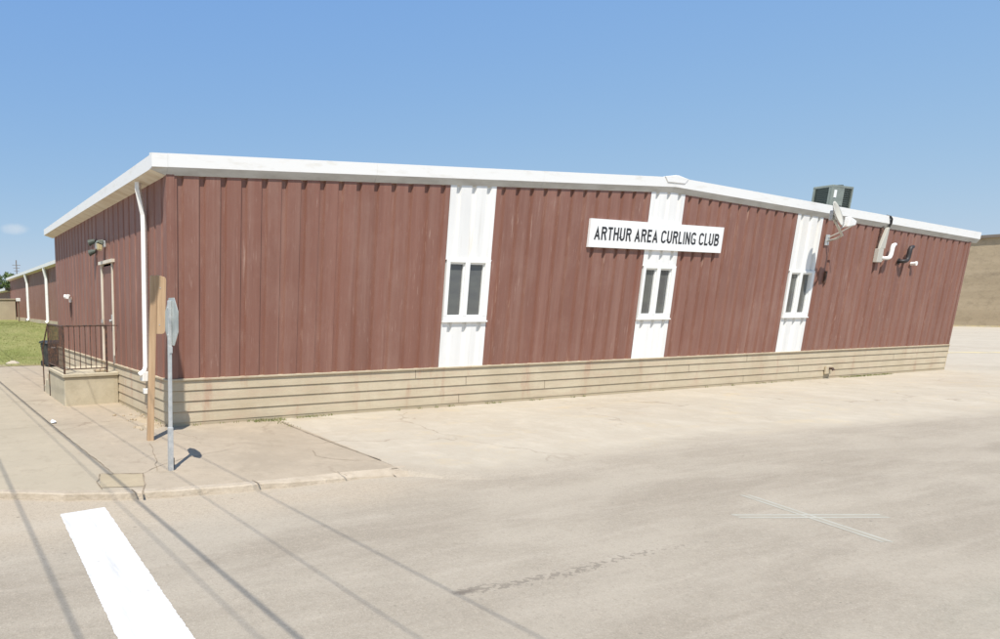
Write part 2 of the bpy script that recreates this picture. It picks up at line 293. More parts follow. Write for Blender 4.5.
# ------------------------------------------------------------------ mesh helpers
class MB:
    def __init__(s): s.v = []; s.f = []; s.m = []
    def quad(s, *p, m=0):
        i = len(s.v); s.v += [tuple(q) for q in p]; s.f.append(tuple(range(i, i + len(p)))); s.m.append(m)
        return s
    def box(s, x0, x1, y0, y1, z0, z1, m=0):
        c = [(x0, y0, z0), (x1, y0, z0), (x1, y1, z0), (x0, y1, z0), (x0, y0, z1), (x1, y0, z1), (x1, y1, z1), (x0, y1, z1)]
        i = len(s.v); s.v += c
        for f in ((3, 2, 1, 0), (4, 5, 6, 7), (0, 1, 5, 4), (1, 2, 6, 5), (2, 3, 7, 6), (3, 0, 4, 7)):
            s.f.append(tuple(i + k for k in f)); s.m.append(m)
        return s
    def prism(s, pts, axis, a, b, m=0):
        """extrude a closed 2D outline along axis (0,1,2) from a to b"""
        def P(p, t):
            if axis == 0: return (t, p[0], p[1])
            if axis == 1: return (p[0], t, p[1])
            return (p[0], p[1], t)
        n = len(pts); i = len(s.v)
        s.v += [P(p, a) for p in pts] + [P(p, b) for p in pts]
        s.f.append(tuple(range(i + n - 1, i - 1, -1))); s.m.append(m)
        s.f.append(tuple(range(i + n, i + 2 * n))); s.m.append(m)
        for k in range(n):
            q = (k + 1) % n
            s.f.append((i + k, i + q, i + n + q, i + n + k)); s.m.append(m)
        return s
    def tube(s, pts, r, n=8, m=0, r2=None):
        pts = [Vector(p) for p in pts]; i0 = len(s.v); N = len(pts)
        up = None
        for k, p in enumerate(pts):
            d = (pts[min(k + 1, N - 1)] - pts[max(k - 1, 0)]).normalized()
            if up is None: up = Vector((0, 0, 1)) if abs(d.z) < 0.9 else Vector((1, 0, 0))
            a = d.cross(up).normalized(); b = a.cross(d).normalized(); up = b
            rr = r if r2 is None else r + (r2 - r) * k / (N - 1)
            for j in range(n):
                t = 2 * pi * j / n
                s.v.append(tuple(p + a * rr * cos(t) + b * rr * sin(t)))
        for k in range(N - 1):
            for j in range(n):
                q = (j + 1) % n; a = i0 + k * n
                s.f.append((a + j, a + q, a + n + q, a + n + j)); s.m.append(m)
        s.f.append(tuple(i0 + j for j in range(n - 1, -1, -1))); s.m.append(m)
        s.f.append(tuple(i0 + (N - 1) * n + j for j in range(n))); s.m.append(m)
        return s
    def build(s, name, mats, parent=None, bevel=0, smooth=False, loc=None, label=None, kind=None):
        me = bpy.data.meshes.new(name)
        me.from_pydata(s.v, [], s.f)
        if not isinstance(mats, (list, tuple)): mats = [mats]
        for q in mats: me.materials.append(q)
        for p, mi in zip(me.polygons, s.m): p.material_index = mi; p.use_smooth = smooth
        bm = bmesh.new(); bm.from_mesh(me)
        bmesh.ops.recalc_face_normals(bm, faces=bm.faces)
        bm.to_mesh(me); bm.free(); me.update()
        o = bpy.data.objects.new(name, me); COL.objects.link(o)
        if parent is not None: o.parent = parent
        if loc: o.location = loc
        if bevel:
            b = o.modifiers.new('bevel', 'BEVEL'); b.width = bevel; b.segments = 2; b.limit_method = 'ANGLE'
            b.angle_limit = R(40)
        if label: o['label'] = label
        if kind: o['kind'] = kind
        return o

def thing(name, label, cat, loc=(0, 0, 0), group=None, rot=None):
    o = bpy.data.objects.new(name, None); COL.objects.link(o); o.location = loc
    if rot: o.rotation_euler = rot
    o.empty_display_size = 0.2
    o['label'] = label; o['category'] = cat
    if group: o['group'] = group
    return o
def tag(o, label, cat, group=None):
    o['label'] = label; o['category'] = cat
    if group: o['group'] = group
    return o
def arc(cx, cz, r, a0, a1, n=8):
    return [(cx + r * cos(R(a0 + (a1 - a0) * k / n)), cz + r * sin(R(a0 + (a1 - a0) * k / n))) for k in range(n + 1)]

# ------------------------------------------------------------------ dimensions
W, ZS, ZL, ZR, ZRT, XR = 27.09, 0.831, 4.172, 4.659, 4.047, 12.47
S1, S2, S3, SW = 5.911, 11.771, 17.575, 1.189
DEPTH = 10.38
def top(x): return ZL + (ZR - ZL) * x / XR if x < XR else ZR + (ZRT - ZR) * (x - XR) / (W - XR)
GW, GD, GS = 0.125, 0.045, 0.018      # groove width, depth, flank
grooves = []
x = S1 + 0.155 - 15 * 0.3925
while x < S1 + 0.1: grooves.append(x); x += 0.3925
for a, b in ((S1, S2), (S2, S3)):
    p = (b - a) / 15
    grooves += [a + 0.155 + k * p for k in range(15)]
x = S3 + 0.155
while x < W - 0.25: grooves.append(x); x += 0.391
grooves = [g for g in grooves if g > 0.12]

def ribbed(mb, a, b, z0, z1, axis='x', gl=grooves, off=0.0, m=0):
    GD = 0.045 if axis == 'x' else 0.017
    """ribbed sheet between a and b; z0/z1 numbers or functions"""
    f0 = z0 if callable(z0) else (lambda q: z0); f1 = z1 if callable(z1) else (lambda q: z1)
    prof = [(a, 0)]
    for g in gl:
        if g - 0.01 < a or g + GW + 0.01 > b: continue
        prof += [(g, 0), (g + GS, GD), (g + GW - GS, GD), (g + GW, 0)]
    prof.append((b, 0))
    for (p, d), (q, e) in zip(prof[:-1], prof[1:]):
        if axis == 'x':
            mb.quad((p, d + off, f0(p)), (q, e + off, f0(q)), (q, e + off, f1(q)), (p, d + off, f1(p)), m=m)
        else:
            mb.quad((d + off, p, f0(p)), (e + off, q, f0(q)), (e + off, q, f1(q)), (d + off, p, f1(p)), m=m)

# ------------------------------------------------------------------ the main building
club = thing('metal_clad_building', 'long low curling club hall with brown ribbed metal siding and white trim', 'building', (0, 0, 0))
TOPX = lambda q: top(q) + 0.06
for a, b in ((0.0, S1), (S1 + SW, S2), (S2 + SW, S3), (S3 + SW, W)):
    mb = MB(); ribbed(mb, a, b, ZS, TOPX); mb.build('siding', M['brown'], club)
# left wall with a door opening
gl_left = [0.17 + 0.3925 * k for k in range(26)]
DN, DF, DZ = 3.50, 4.50, 3.01
mb = MB()
ribbed(mb, 0.0, DN, ZS, ZL + 0.04, 'y', gl_left); ribbed(mb, DF, DEPTH, ZS, ZL + 0.04, 'y', gl_left)
ribbed(mb, DN, DF, DZ, ZL + 0.04, 'y', gl_left)
mb.build('siding', M['brown'], club)
mb = MB(); mb.quad((W, 0, ZS), (W, DEPTH, ZS), (W, DEPTH, ZRT + .04), (W, 0, ZRT + .04))
mb.quad((0, DEPTH, 0), (W, DEPTH, 0), (W, DEPTH, ZRT), (XR, DEPTH, ZR), (0, DEPTH, ZL)); mb.build('siding', M['brown'], club)
# corner flashing
MB().prism([(-0.012, -0.012), (0.13, -0.012), (0.13, -0.002), (-0.002, -0.002), (-0.002, 0.13), (-0.012, 0.13)], 2, ZS + .004, ZL + .02).build('corner_flashing', M['brown'], club)
MB().prism([(W + 0.012, -0.012), (W - 0.10, -0.012), (W - 0.10, -0.002), (W + .002, -0.002), (W + .002, 0.10), (W + 0.012, 0.10)], 2, ZS + .004, ZRT + .02).build('corner_flashing', M['brown'], club)

# white panels and windows
WZ0, WZ1 = 1.78, 2.985
for s in (S1, S2, S3):
    mb = MB(); ribbed(mb, s, s + SW, WZ1 + 0.02, TOPX, off=-0.004)
    mb.box(s, s + SW, -0.026, 0.0, WZ1 + 0.0, WZ1 + 0.02); mb.build('white_panel', M['white'], club)
    mb = MB(); ribbed(mb, s, s + SW, ZS, WZ0 - 0.035, off=-0.004)
    mb.build('white_panel', M['white'], club)
    # window: frame with two openings, sashes and panes
    xa, xb = s + 0.02, s + SW - 0.02
    win = MB()
    yo, yi = -0.035, 0.08
    for bx in ((xa, xb, WZ1 - 0.05, WZ1), (xa, xb, WZ0, WZ0 + 0.085)): win.box(bx[0], bx[1], yo, yi, bx[2], bx[3])
    for bx in ((xa, xa + .085), (s + .50, s + .62), (xb - .14, xb)): win.box(bx[0], bx[1], yo - .002, yi, WZ0 + .083, WZ1 - .048)
    wo = win.build('window', M['vinyl'], club, bevel=0.006)
    MB().box(s - 0.004, s + SW + 0.004, -0.048, 0.0, WZ0 - 0.035, WZ0 - 0.002).build('sill', M['vinyl'], wo, bevel=0.005)
    for (pa, pb) in ((xa + .085, s + .50), (s + .62, xb - .14)):
        fr = MB()
        za, zb = WZ0 + .085, WZ1 - .05
        for q in ((pa, pa + .025, za, zb), (pb - .025, pb, za, zb), (pa + .025, pb - .025, za, za + .03), (pa + .025, pb - .025, zb - .03, zb)):
            fr.box(q[0], q[1], 0.0, 0.04, q[2], q[3])
        fr.build('sash', M['vinyl'], wo)
        MB().quad((pa, 0.03, za), (pb, 0.03, za), (pb, 0.03, zb), (pa, 0.03, zb)).build('pane', M['glass'], wo)
        for xx in [pa, ]: pass
# sheet behind siding so that nothing shows through
MB().box(0.06, W - .06, 0.09, 0.12, 0.0, ZRT).build('backing', M['joint'], club)

# lap-board base: each board tilts out towards its lower edge
mb = MB()
NB, BH = 4, 0.187
def lap(mb, a, b, axis):
    for k in range(NB):
        z1 = ZS - 0.028 - k * BH; z0 = z1 - BH + 0.013
        pts = [(0.03, z1 + 0.016), (-0.004, z1), (-0.020, z0), (-0.020, z0 - 0.004), (0.03, z0)]
        if axis == 0: mb.prism(pts, 0, a, b)
        else: mb.prism(pts, 1, a, b)
lap(mb, -0.020, W, 0); lap(mb, -0.0195, DEPTH, 1)
rj = random.Random(12)
for k in range(NB):                                             # butt joints where one board ends and the next begins
    xx = rj.uniform(2, 9)
    while xx < W - 1:
        z1 = ZS - 0.028 - k * BH; z0 = z1 - BH + .014
        mb.quad((xx, -.007, z1 - .004), (xx + .012, -.007, z1 - .004), (xx + .012, -.0225, z0), (xx, -.0225, z0), m=1); xx += rj.choice((7.3, 9.8, 11.0))
mb.build('lap_board_base', [M['block'], M['joint']], club)
zf = ZS - 0.028 - NB * BH + 0.012
MB().box(-0.012, W + 0.01, -0.012, 0.06, -0.3, zf).build('foundation', M['block'], club)
MB().box(-0.0115, 0.06, 0.06, DEPTH, -0.3, zf).build('foundation', M['block'], club)
# dark recess behind the laps, and the pale ledge that caps them
MB().box(0.02, W - 0.01, 0.02, 0.06, zf, ZS - .03).box(0.021, 0.06, 0.06, DEPTH - .01, zf, ZS - .03).build('joint_backing', M['joint'], club)
mb = MB(); mb.box(-0.036, W + .03, -0.036, 0.05, ZS - 0.03, ZS + 0.002); mb.box(-0.0361, 0.05, 0.05, DEPTH, ZS - 0.03, ZS + 0.002)
mb.build('ledge', M['block'], club, bevel=0.004)
MB().box(W, W + .025, -.02, DEPTH, -.3, ZS - .03).build('foundation', M['block'], club)

# gable fascia: white band over a tucked-back bevel, its shade painted in grey
def fascia_piece(x0, x1, t0, t1, name='fascia'):
    def sect(xx, t):
        return [(xx, -0.07, t + 0.115), (xx, -0.07, t + 0.325), (xx, 0.05, t + 0.345), (xx, 0.05, t + (.10 if xx < -.2 else 0)), (xx, -0.004, t + (.085 if xx < -.2 else 0))]
    a, b = sect(x0, t0), sect(x1, t1)
    w = MB(); w.quad(a[0], b[0], b[1], a[1]); w.quad(a[1], b[1], b[2], a[2]); w.quad(a[0], a[1], a[2], a[3]); w.quad(b[0], b[1], b[2], b[3])
    w.build('fascia', M['trim'], club)
    g = MB(); g.quad(a[4], b[4], b[0], a[0], ); g.quad(a[4], a[3], b[3], b[4]); g.quad(a[4], a[0], a[3]); g.quad(b[4], b[0], b[3])
    g.build('bevel_trim', M['shadetrim'], club)
ft = lambda q: top(q) - 0.0
e = -0.012
xs = [0.0, 4.1, 8.3, XR]
fascia_piece(-0.274, -.001, ft(0) - .012, ft(0) - .002)
for a, b in zip(xs[:-1], xs[1:]): fascia_piece(a + .002, b - .002, ft(a), ft(b))
xs = [XR, 16.3, 20.2, 24.0, 27.46]
for a, b in zip(xs[:-1], xs[1:]): fascia_piece(a + .002, b - .002, ft(a), ft(b) if b < 27 else ft(W) - .015)
MB().prism([(XR - .42, ZR + .32), (XR - .05, ZR + .37), (XR + .05, ZR + .37), (XR + .42, ZR + .31), (XR + .3, ZR + .2), (XR - .3, ZR + .2)], 1, -0.085, 0.3).build('ridge_cap', M['trim'], club, bevel=.01)
# left eave gutter with cream soffit
g = MB()
g.quad((-0.27, -0.06, ZL + .08), (-0.27, DEPTH + .25, ZL + .08), (-0.27, DEPTH + .25, ZL + .25), (-0.27, -0.06, ZL + .30))
g.quad((-0.27, -0.06, ZL + .30), (-0.27, DEPTH + .25, ZL + .25), (0.05, DEPTH + .25, ZL + .27), (0.05, 0.06, ZL + .335))
g.quad((-0.27, DEPTH + .25, ZL + .08), (-0.27, DEPTH + .25, ZL + .25), (0.0, DEPTH + .25, ZL + .27), (0, DEPTH + .25, ZL))
g.build('gutter', M['trim'], club)
MB().quad((-0.269, -0.003, ZL + .079), (-0.269, DEPTH + .25, ZL + .079), (0.0, DEPTH + .25, ZL - .003), (0.0, -.004, ZL - .003)).build('soffit', M['soffit'], club)
# roof
r = MB()
r.quad((0.0, 0.04, ZL + .33), (XR, 0.04, ZR + .33), (XR, DEPTH + .2, ZR + .31), (0, DEPTH + .2, ZL + .26))
r.quad((XR, 0.04, ZR + .33), (W + .3, 0.04, ZRT + .33), (W + .3, DEPTH + .2, ZRT + .26), (XR, DEPTH + .2, ZR + .31))
r.build('roof', M['roof'], club)
MB().quad((W, -.004, ZRT - .003), (W + .37, -.07, ZRT + .1), (W + .37, DEPTH, ZRT + .1), (W, DEPTH, ZRT - .003)).quad((W + .37, -.069, ZRT + .1), (W + .37, DEPTH, ZRT + .1), (W + .37, DEPTH, ZRT + .31), (W + .37, -.069, ZRT + .31)).build('gutter', M['trim'], club)
# main downspout near the front corner
def downspout(parent, xw, y, z1, z0, w=0.09):
    d = MB()
    d.tube([(xw - 0.17, y, z1), (xw - 0.17, y, z1 - .12), (xw - .13, y, z1 - .30), (xw - .075, y, z1 - .55), (xw - 0.07, y, z1 - .8), (xw - 0.07, y, z0 + .12), (xw - .10, y, z0 + .03), (xw - .2, y, z0 - .04)], w * .62, 4)
    return d.build('downspout', M['trim'], parent, bevel=.008)
downspout(club, 0, 1.04, ZL + .06, 0.85, 0.10)
MB().box(-.16, -.02, 0.98, 1.14, 0.70, 0.88).build('splash_box', M['trim'], club, bevel=.01)
MB().box(-.12, -.03, 1.0, 1.1, 0.46, 0.56).build('outlet_box', M['trim'], club, bevel=.01)
# side door
d = MB(); d.box(0.012, 0.03, DN + .05, DF - .05, ZS - .01, DZ - .05)
do = d.build('door', M['brown'], club)
MB().box(0.0, 0.012, DN + .17, DN + .25, 1.72, 1.90).build('lock_plate', M['galv'], do)
MB().tube([(0.012, DN + .18, 1.76), (-0.05, DN + .18, 1.76), (-0.06, DN + .18, 1.76)], .03, 10).build('handle', M['galv'], do, smooth=True)
MB().box(-0.03, 0.04, DN - .0, DN + .05, ZS + .003, DZ).box(-0.03, 0.04, DF - .05, DF, ZS + .003, DZ).box(-0.06, 0.04, DN - .09, DF + .09, DZ + .001, DZ + .07).build('door_frame', M['soffit'], club)
MB().box(-0.05, -0.031, DF - .11, DF - .03, 1.70, 1.78).build('door_bracket', M['galv'], club)
# drain pipe beside landing
MB().tube([(-0.06, 3.3, .62), (-0.06, 3.3, -.05)], .035, 8).build('drain_pipe', M['black'], club, smooth=True)

# ------------------------------------------------------------------ sign with lettering
sg = thing('sign_board', 'long white board sign reading ARTHUR AREA CURLING CLUB across the middle panel', 'sign', (9.845, -0.05, 3.36))
# condensed grotesque capitals drawn as mitred strokes, each letter a flat piece of cut vinyl
def arcp(cx, cy, rx, ry, a0, a1, n=9): return [(cx + rx * cos(R(a0 + (a1 - a0) * k / n)), cy + ry * sin(R(a0 + (a1 - a0) * k / n))) for k in range(n + 1)]
T = .085                                                        # half stroke in letter heights
lo_y, hi_y = T, 1 - T
GL = {
 'A': (.66, [[(T * .8, 0), (.33, hi_y - .10), (.66 - T * .8, 0)], [(.17, .30), (.49, .30)]]),
 'R': (.62, [[(T, 0), (T, 1)], [(2 * T, hi_y)] + arcp(.36, .735, .18, .18, 90, -90) + [(2 * T, .555)], [(.38, .47), (.55, 0)]]),
 'T': (.54, [[(0, hi_y), (.54, hi_y)], [(.27, 0), (.27, 1 - 2 * T)]]),
 'H': (.60, [[(T, 0), (T, 1)], [(.6 - T, 0), (.6 - T, 1)], [(2 * T, .53), (.6 - 2 * T, .53)]]),
 'U': (.60, [[(T, 1), (T, .3)] + arcp(.30, .30, .30 - T, .30 - T, 180, 360) + [(.6 - T, 1)]]),
 'E': (.52, [[(T, 0), (T, 1)], [(2 * T, hi_y), (.52, hi_y)], [(2 * T, .53), (.48, .53)], [(2 * T, lo_y), (.52, lo_y)]]),
 'C': (.62, [arcp(.32, .70, .24, .30 - T, 15, 180) + arcp(.32, .30, .24, .30 - T, 180, 345)]),
 'L': (.48, [[(T, 0), (T, 1)], [(2 * T, lo_y), (.48, lo_y)]]),
 'I': (.17, [[(T, 0), (T, 1)]]),
 'N': (.60, [[(T, 0), (T, 1)], [(.6 - T, 0), (.6 - T, 1)], [(T, 1 - T * .5), (.6 - T, T * .5)]]),
 'G': (.64, [arcp(.33, .70, .25, .30 - T, 20, 180) + arcp(.33, .30, .25, .30 - T, 180, 300) + [(.56, .13), (.56, .44)], [(.34, .44), (.56 - T, .44)]]),
 'B': (.60, [[(T, 0), (T, 1)], [(2 * T, hi_y)] + arcp(.35, .74, .17, .175, 90, -90) + [(2 * T, .555)], [(2 * T, .50)] + arcp(.36, .29, .18, .205, 90, -90) + [(2 * T, lo_y)]]),
}
def stroke(mb, pts, hw, fx, y):
    P = [Vector(p) for p in pts]; A = []; B = []
    for k, p in enumerate(P):
        d1 = (p - P[k - 1]).normalized() if k else (P[1] - p).normalized()
        d2 = (P[k + 1] - p).normalized() if k < len(P) - 1 else d1
        t = (d1 + d2)
        if t.length < 1e-4: t = d1
        t.normalize(); n_ = Vector((-t.y, t.x)); c_ = max(.35, n_.dot(Vector((-d1.y, d1.x))))
        A.append(p + n_ * hw / c_); B.append(p - n_ * hw / c_)
    for k in range(len(P) - 1):
        mb.quad(*[(*(lambda q: (fx(q.x), y, .155 + q.y * .285))(q),) for q in (A[k], A[k + 1], B[k + 1], B[k])])
text = 'ARTHUR AREA CURLING CLUB'; GAP, SPC = .13, .30
tot = sum(GL[c][0] + GAP if c != ' ' else SPC for c in text) - GAP
lt_ = MB(); cx = 0; kk = 0
for c in text:
    if c == ' ': cx += SPC; continue
    for st_ in GL[c][1]:
        stroke(lt_, st_, T, (lambda q, c0=cx: .15 + (c0 + q) / tot * 4.36), -.002 - .0004 * (kk % 5)); kk += 1
    cx += GL[c][0] + GAP
lt_.m = [1] * len(lt_.f); lt_.box(0, 4.66, 0.0, 0.045, -0.005, 0.60)
lt_.build('board', [M['signwhite'], M['ink']], sg)

# ------------------------------------------------------------------ ground setting
ZRD = -0.07
def ribbon(mb, pts_a, pts_b, m=0):
    for k in range(len(pts_a) - 1): mb.quad(pts_a[k], pts_a[k + 1], pts_b[k + 1], pts_b[k], m=m)
gp = MB(); gp.quad((-600, -400, -.14), (900, -400, -.14), (900, 1200, -.14), (-600, 1200, -.14)); gp.build('ground', M['ground'], kind='structure')
rd = MB(); rd.quad((-60, -60, ZRD), (140, -60, ZRD), (140, 8, ZRD), (-60, 8, ZRD)); rd.quad((-14, 8, ZRD), (-5.5, 8, ZRD), (-5.5, 120, ZRD), (-14, 120, ZRD)); rd.build('road', M['road'], kind='structure')
# kerb line: along the side street, round the corner, along the front, fading out
side = [(-5.6, 60.0), (-5.6, 12.0), (-5.5, 3.0), (-5.3, -0.5), (-4.9, -2.0), (-4.2, -2.75), (-3.16, -3.17), (-2.5, -3.50), (-1.9, -3.72), (-1.3, -3.84), (-0.7, -3.91), (-0.28, -3.95), (0.3, -3.99), (0.9, -3.99), (1.4, -4.03), (1.66, -4.055), (1.8, -4.07)]
def inward(k, d):
    a = Vector(side[max(k - 1, 0)]); b = Vector(side[min(k + 1, len(side) - 1)]); t = (b - a).normalized()
    n = Vector((-t.y, t.x)); p = Vector(side[k]) + n * d; return (p.x, p.y)
KB = 0.17
inner = [inward(k, KB) for k in range(len(side))]
sw = MB()
jx0, jx1 = (2.16, 0.0), (1.78, -3.90)
poly = [(p[0], p[1], -0.004) for p in inner[:-2]] + [(jx1[0], jx1[1], -0.004), (jx0[0], jx0[1], 0.0), (2.4, 0.02, 0), (2.4, 60, 0)]
sw.quad(*poly); so = sw.build('sidewalk', M['walk'], kind='structure')
bm = bmesh.new(); bm.from_mesh(so.data); bmesh.ops.triangulate(bm, faces=bm.faces); bm.to_mesh(so.data); bm.free()
kb = MB()
rngk = random.Random(3)
fine_s = []; fine_i = []
for k in range(len(side) - 1):
    L = (Vector(side[k + 1]) - Vector(side[k])).length; n = max(1, int(L / 0.16)) if k >= 2 else 4
    for j in range(n):
        t = j / n
        jit = rngk.uniform(-.016, .016)
        fine_s.append((side[k][0] + (side[k + 1][0] - side[k][0]) * t, side[k][1] + (side[k + 1][1] - side[k][1]) * t + jit))
        fine_i.append((inner[k][0] + (inner[k + 1][0] - inner[k][0]) * t, inner[k][1] + (inner[k + 1][1] - inner[k][1]) * t))
n = len(fine_s)
for k in range(n - 1):
    h = [0, 0]
    for q in (0, 1):
        xx = fine_s[k + q][0]; drop = min(1, max(0, (xx + 0.3) / 2.1)) if k > 20 else 0
        h[q] = 0.006 * (1 - drop) + (ZRD + .02) * drop
    a, b = fine_s[k], fine_s[k + 1]; c, d = fine_i[k], fine_i[k + 1]
    f = lambda p, q, t: (p[0] + (q[0] - p[0]) * t, p[1] + (q[1] - p[1]) * t)
    ax, bx = f(a, c, .16), f(b, d, .16)
    zi = [min(0.002, 0.002)] * 2
    kb.quad((a[0], a[1], ZRD - .04), (b[0], b[1], ZRD - .04), (bx[0], bx[1], h[1] - .012), (ax[0], ax[1], h[0] - .012))
    ay, by = f(a, c, .3), f(b, d, .3)
    kb.quad((ax[0], ax[1], h[0] - .012), (bx[0], bx[1], h[1] - .012), (by[0], by[1], h[1]), (ay[0], ay[1], h[0]))
    kb.quad((ay[0], ay[1], h[0]), (by[0], by[1], h[1]), (d[0], d[1], 0.001), (c[0], c[1], 0.001))
kb.quad((1.60, -3.86, -.002), (1.92, -3.84, -.002), (2.02, -4.02, -.045), (1.72, -4.0, -.01)); kb.quad((1.60, -3.88, -.003), (1.72, -4.0, -.01), (2.02, -4.02, -.045), (1.98, -4.16, ZRD - .002), (1.62, -4.09, ZRD - .002))
kb.build('kerb', M['kerb'], kind='structure', smooth=True)
# apron: ramps from the wall foot to the road edge, grid so that it can roll gently
ap = MB()
edge = [(1.78, -3.84), (2.1, -4.15), (2.6, -4.48), (3.3, -4.52), (4.58, -4.40), (6.3, -4.25), (8.4, -4.2), (12, -4.5), (15.75, -4.8), (20, -5.1), (30, -5.6), (60, -7), (120, -9)]
def edge_y(xx):
    for (a, b), (c, d) in zip(edge[:-1], edge[1:]):
        if xx <= c: return b + (d - b) * (xx - a) / (c - a)
    return edge[-1][1]
xs = [1.78 + 0.4 * k for k in range(70)] + [32, 40, 60, 90, 120]
ts = [0, .03, .08, .16, .28, .42, .58, .75, .9, 1.0]
rg = random.Random(5)
grid = []
for xx in xs:
    col = []
    ey = edge_y(xx) - .22 + rg.uniform(-.02, .02)
    jl = lambda yy: jx0[0] + (jx1[0] - jx0[0]) * (yy - jx0[1]) / (jx1[1] - jx0[1])
    for t in ts:
        yy = ey + (0.02 - ey) * t
        wd_ = .16 + .5 * min(1, (xx - 1.78) / .6) + 1.9 * min(1, max(0, (xx - 2.2) / 2.5)); di = (yy - ey)
        zz = ZRD - .003 + 0.073 * min(1, di / wd_) ** .9 + (0.005 * sin(xx * 1.7 + t * 5) * min(1, (xx - 1.78) / 2) if .2 < t < 1 else 0)
        if t == 1: zz = 0.0
        xq = xx if xx > 2.3 else jl(yy) + (xx - 1.78)
        col.append((xq, yy, zz))
    grid.append(col)
for j in range(len(ts) - 1):
    p_, q_ = grid[0][j], grid[0][j + 1]; ap.quad(p_, q_, (q_[0], q_[1], -.2), (p_[0], p_[1], -.2))
for i in range(len(grid) - 1):
    for j in range(len(ts) - 1):
        ap.quad(grid[i][j], grid[i + 1][j], grid[i + 1][j + 1], grid[i][j + 1])
apo = ap.build('apron_pavement', M['apron'], kind='structure', smooth=True)
att = apo.data.attributes.new('inset', 'FLOAT', 'POINT')
for v_ in apo.data.vertices: att.data[v_.index].value = max(0.0, v_.co.y - (edge_y(v_.co.x) - .22) - .03)
lt = MB(); lt.quad((W + .02, 0.02, 0), (120, 0.02, 0), (120, 60, 0), (W + .02, 60, 0)); lt.build('parking_lot', M['lot'], kind='structure')
# dark cracks and joints, thin sheets that wander a little
def crack(pts, w, z, jit=.012, seed=1, name='pavement_joint', m='crack'):
    rr = random.Random(seed); P = []
    for (a, b) in zip(pts[:-1], pts[1:]):
        L = sqrt((a[0] - b[0]) ** 2 + (a[1] - b[1]) ** 2); nn = max(2, int(L / .12))
        for k in range(nn): t = k / nn; P.append((a[0] + (b[0] - a[0]) * t + rr.uniform(-jit, jit), a[1] + (b[1] - a[1]) * t + rr.uniform(-jit, jit)))
    P.append(pts[-1]); A = []; B = []
    for k, p in enumerate(P):
        q = Vector(P[min(k + 1, len(P) - 1)]) - Vector(P[max(k - 1, 0)]); nrm = Vector((-q.y, q.x)).normalized(); ww = w * rr.uniform(.35, 1) / 2
        zz = z(p[0], p[1]) if callable(z) else z
        A.append((p[0] + nrm.x * ww, p[1] + nrm.y * ww, zz)); B.append((p[0] - nrm.x * ww, p[1] - nrm.y * ww, zz))
    c = MB(); ribbon(c, A, B); return c.build(name, M[m], kind='structure')
crack([(2.05, -.35), (1.95, -1.3), (1.87, -2.4), (1.82, -3.5)], .024, .012, .006, 1)
crack([(-1.90, -2.75), (-1.66, -2.84), (-1.40, -2.93), (-1.53, -3.4), (-1.68, -3.84)], .03, .006, .012, 2)
crack([(-1.9, -2.75), (-2.02, -3.1), (-2.05, -3.45)], .016, .006, .014, 3)
pt = MB(); pt.quad((-1.90, -2.75, .002), (-1.40, -2.93, .002), (-1.56, -3.5, .002), (-2.05, -3.36, .002)); pt.build('pavement_patch', M['patch'], kind='structure')
crack([(-1.4, -2.92), (-1.0, -2.55), (-.5, -2.3), (.4, -2.0)], .010, .006, .02, 4)
crack([(1.75, -3.5), (1.3, -3.2), (1.15, -2.9), (1.3, -2.6)], .012, .006, .02, 9)
crack([(-1.2, -2.9), (-.9, -1.9), (-.75, -1.2)], .010, .006, .02, 5)
crack([(-2.05, 9.0), (-1.90, 2.0), (-1.80, -1.2), (-1.74, -2.80)], .016, .006, .008, 6)
crack([(-4.9, .9), (-3.0, .8), (-1.5, .95), (-.05, .9)], .010, .006, .012, 7)
for k, (xx, yy) in enumerate(((-.28, -3.95), (-1.74, -3.78), (.9, -4.0))):
    crack([(xx, yy + .2), (xx, yy - .02)], .02, .012, .004, 20 + k)
# crosswalk bar
wl = MB()
A = [(-2.67, -4.16), (-2.68, -4.5), (-2.71, -5.2), (-2.76, -6.1), (-2.80, -6.85), (-2.9, -9.2)]; B = [(-2.19, -4.11), (-2.22, -4.5), (-2.25, -5.2), (-2.29, -6.1), (-2.33, -6.95), (-2.44, -9.2)]
def sub(P, nn=40, j=.005, seed=1):
    rr = random.Random(seed); o = []
    for a, b in zip(P[:-1], P[1:]):
        for k in range(nn): o.append((a[0] + (b[0] - a[0]) * k / nn + rr.uniform(-j, j), a[1] + (b[1] - a[1]) * k / nn, ZRD + .004))
    o.append((*P[-1], ZRD + .004)); return o
A = [(-2.632, -3.961), (-2.677, -4.921), (-2.711, -5.658), (-2.738, -6.242), (-2.761, -6.716), (-2.794, -7.438), (-2.87, -9.2)]
B = [(-2.135, -3.903), (-2.192, -4.973), (-2.235, -5.777), (-2.268, -6.404), (-2.295, -6.906), (-2.335, -7.66), (-2.41, -9.3)]
ribbon(wl, sub(A, seed=2), sub(B, seed=4)); wl.build('crosswalk_bar', M['linepaint'], kind='structure')
# faded outlined X on the road
xm_ = MB()
def strip(mb, a, b, w, z):
    d = (Vector(b) - Vector(a)).normalized(); nn = Vector((-d.y, d.x)) * w / 2
    mb.quad((a[0] + nn.x, a[1] + nn.y, z), (b[0] + nn.x, b[1] + nn.y, z), (b[0] - nn.x, b[1] - nn.y, z), (a[0] - nn.x, a[1] - nn.y, z))
P = [gpx(3.58, -6.8), gpx(4.97, -7.36), gpx(4.52, -6.38), gpx(4.01, -7.76)]
for i, (a, b) in enumerate(((P[0], P[1]), (P[2], P[3]))):
    d = (Vector(b) - Vector(a)).normalized(); nn = Vector((-d.y, d.x)) * .048
    strip(xm_, a, b, .135, ZRD + .0012 + .0006 * i)
xm_.build('survey_cross_marking', M['fadedpaint'], kind='structure')
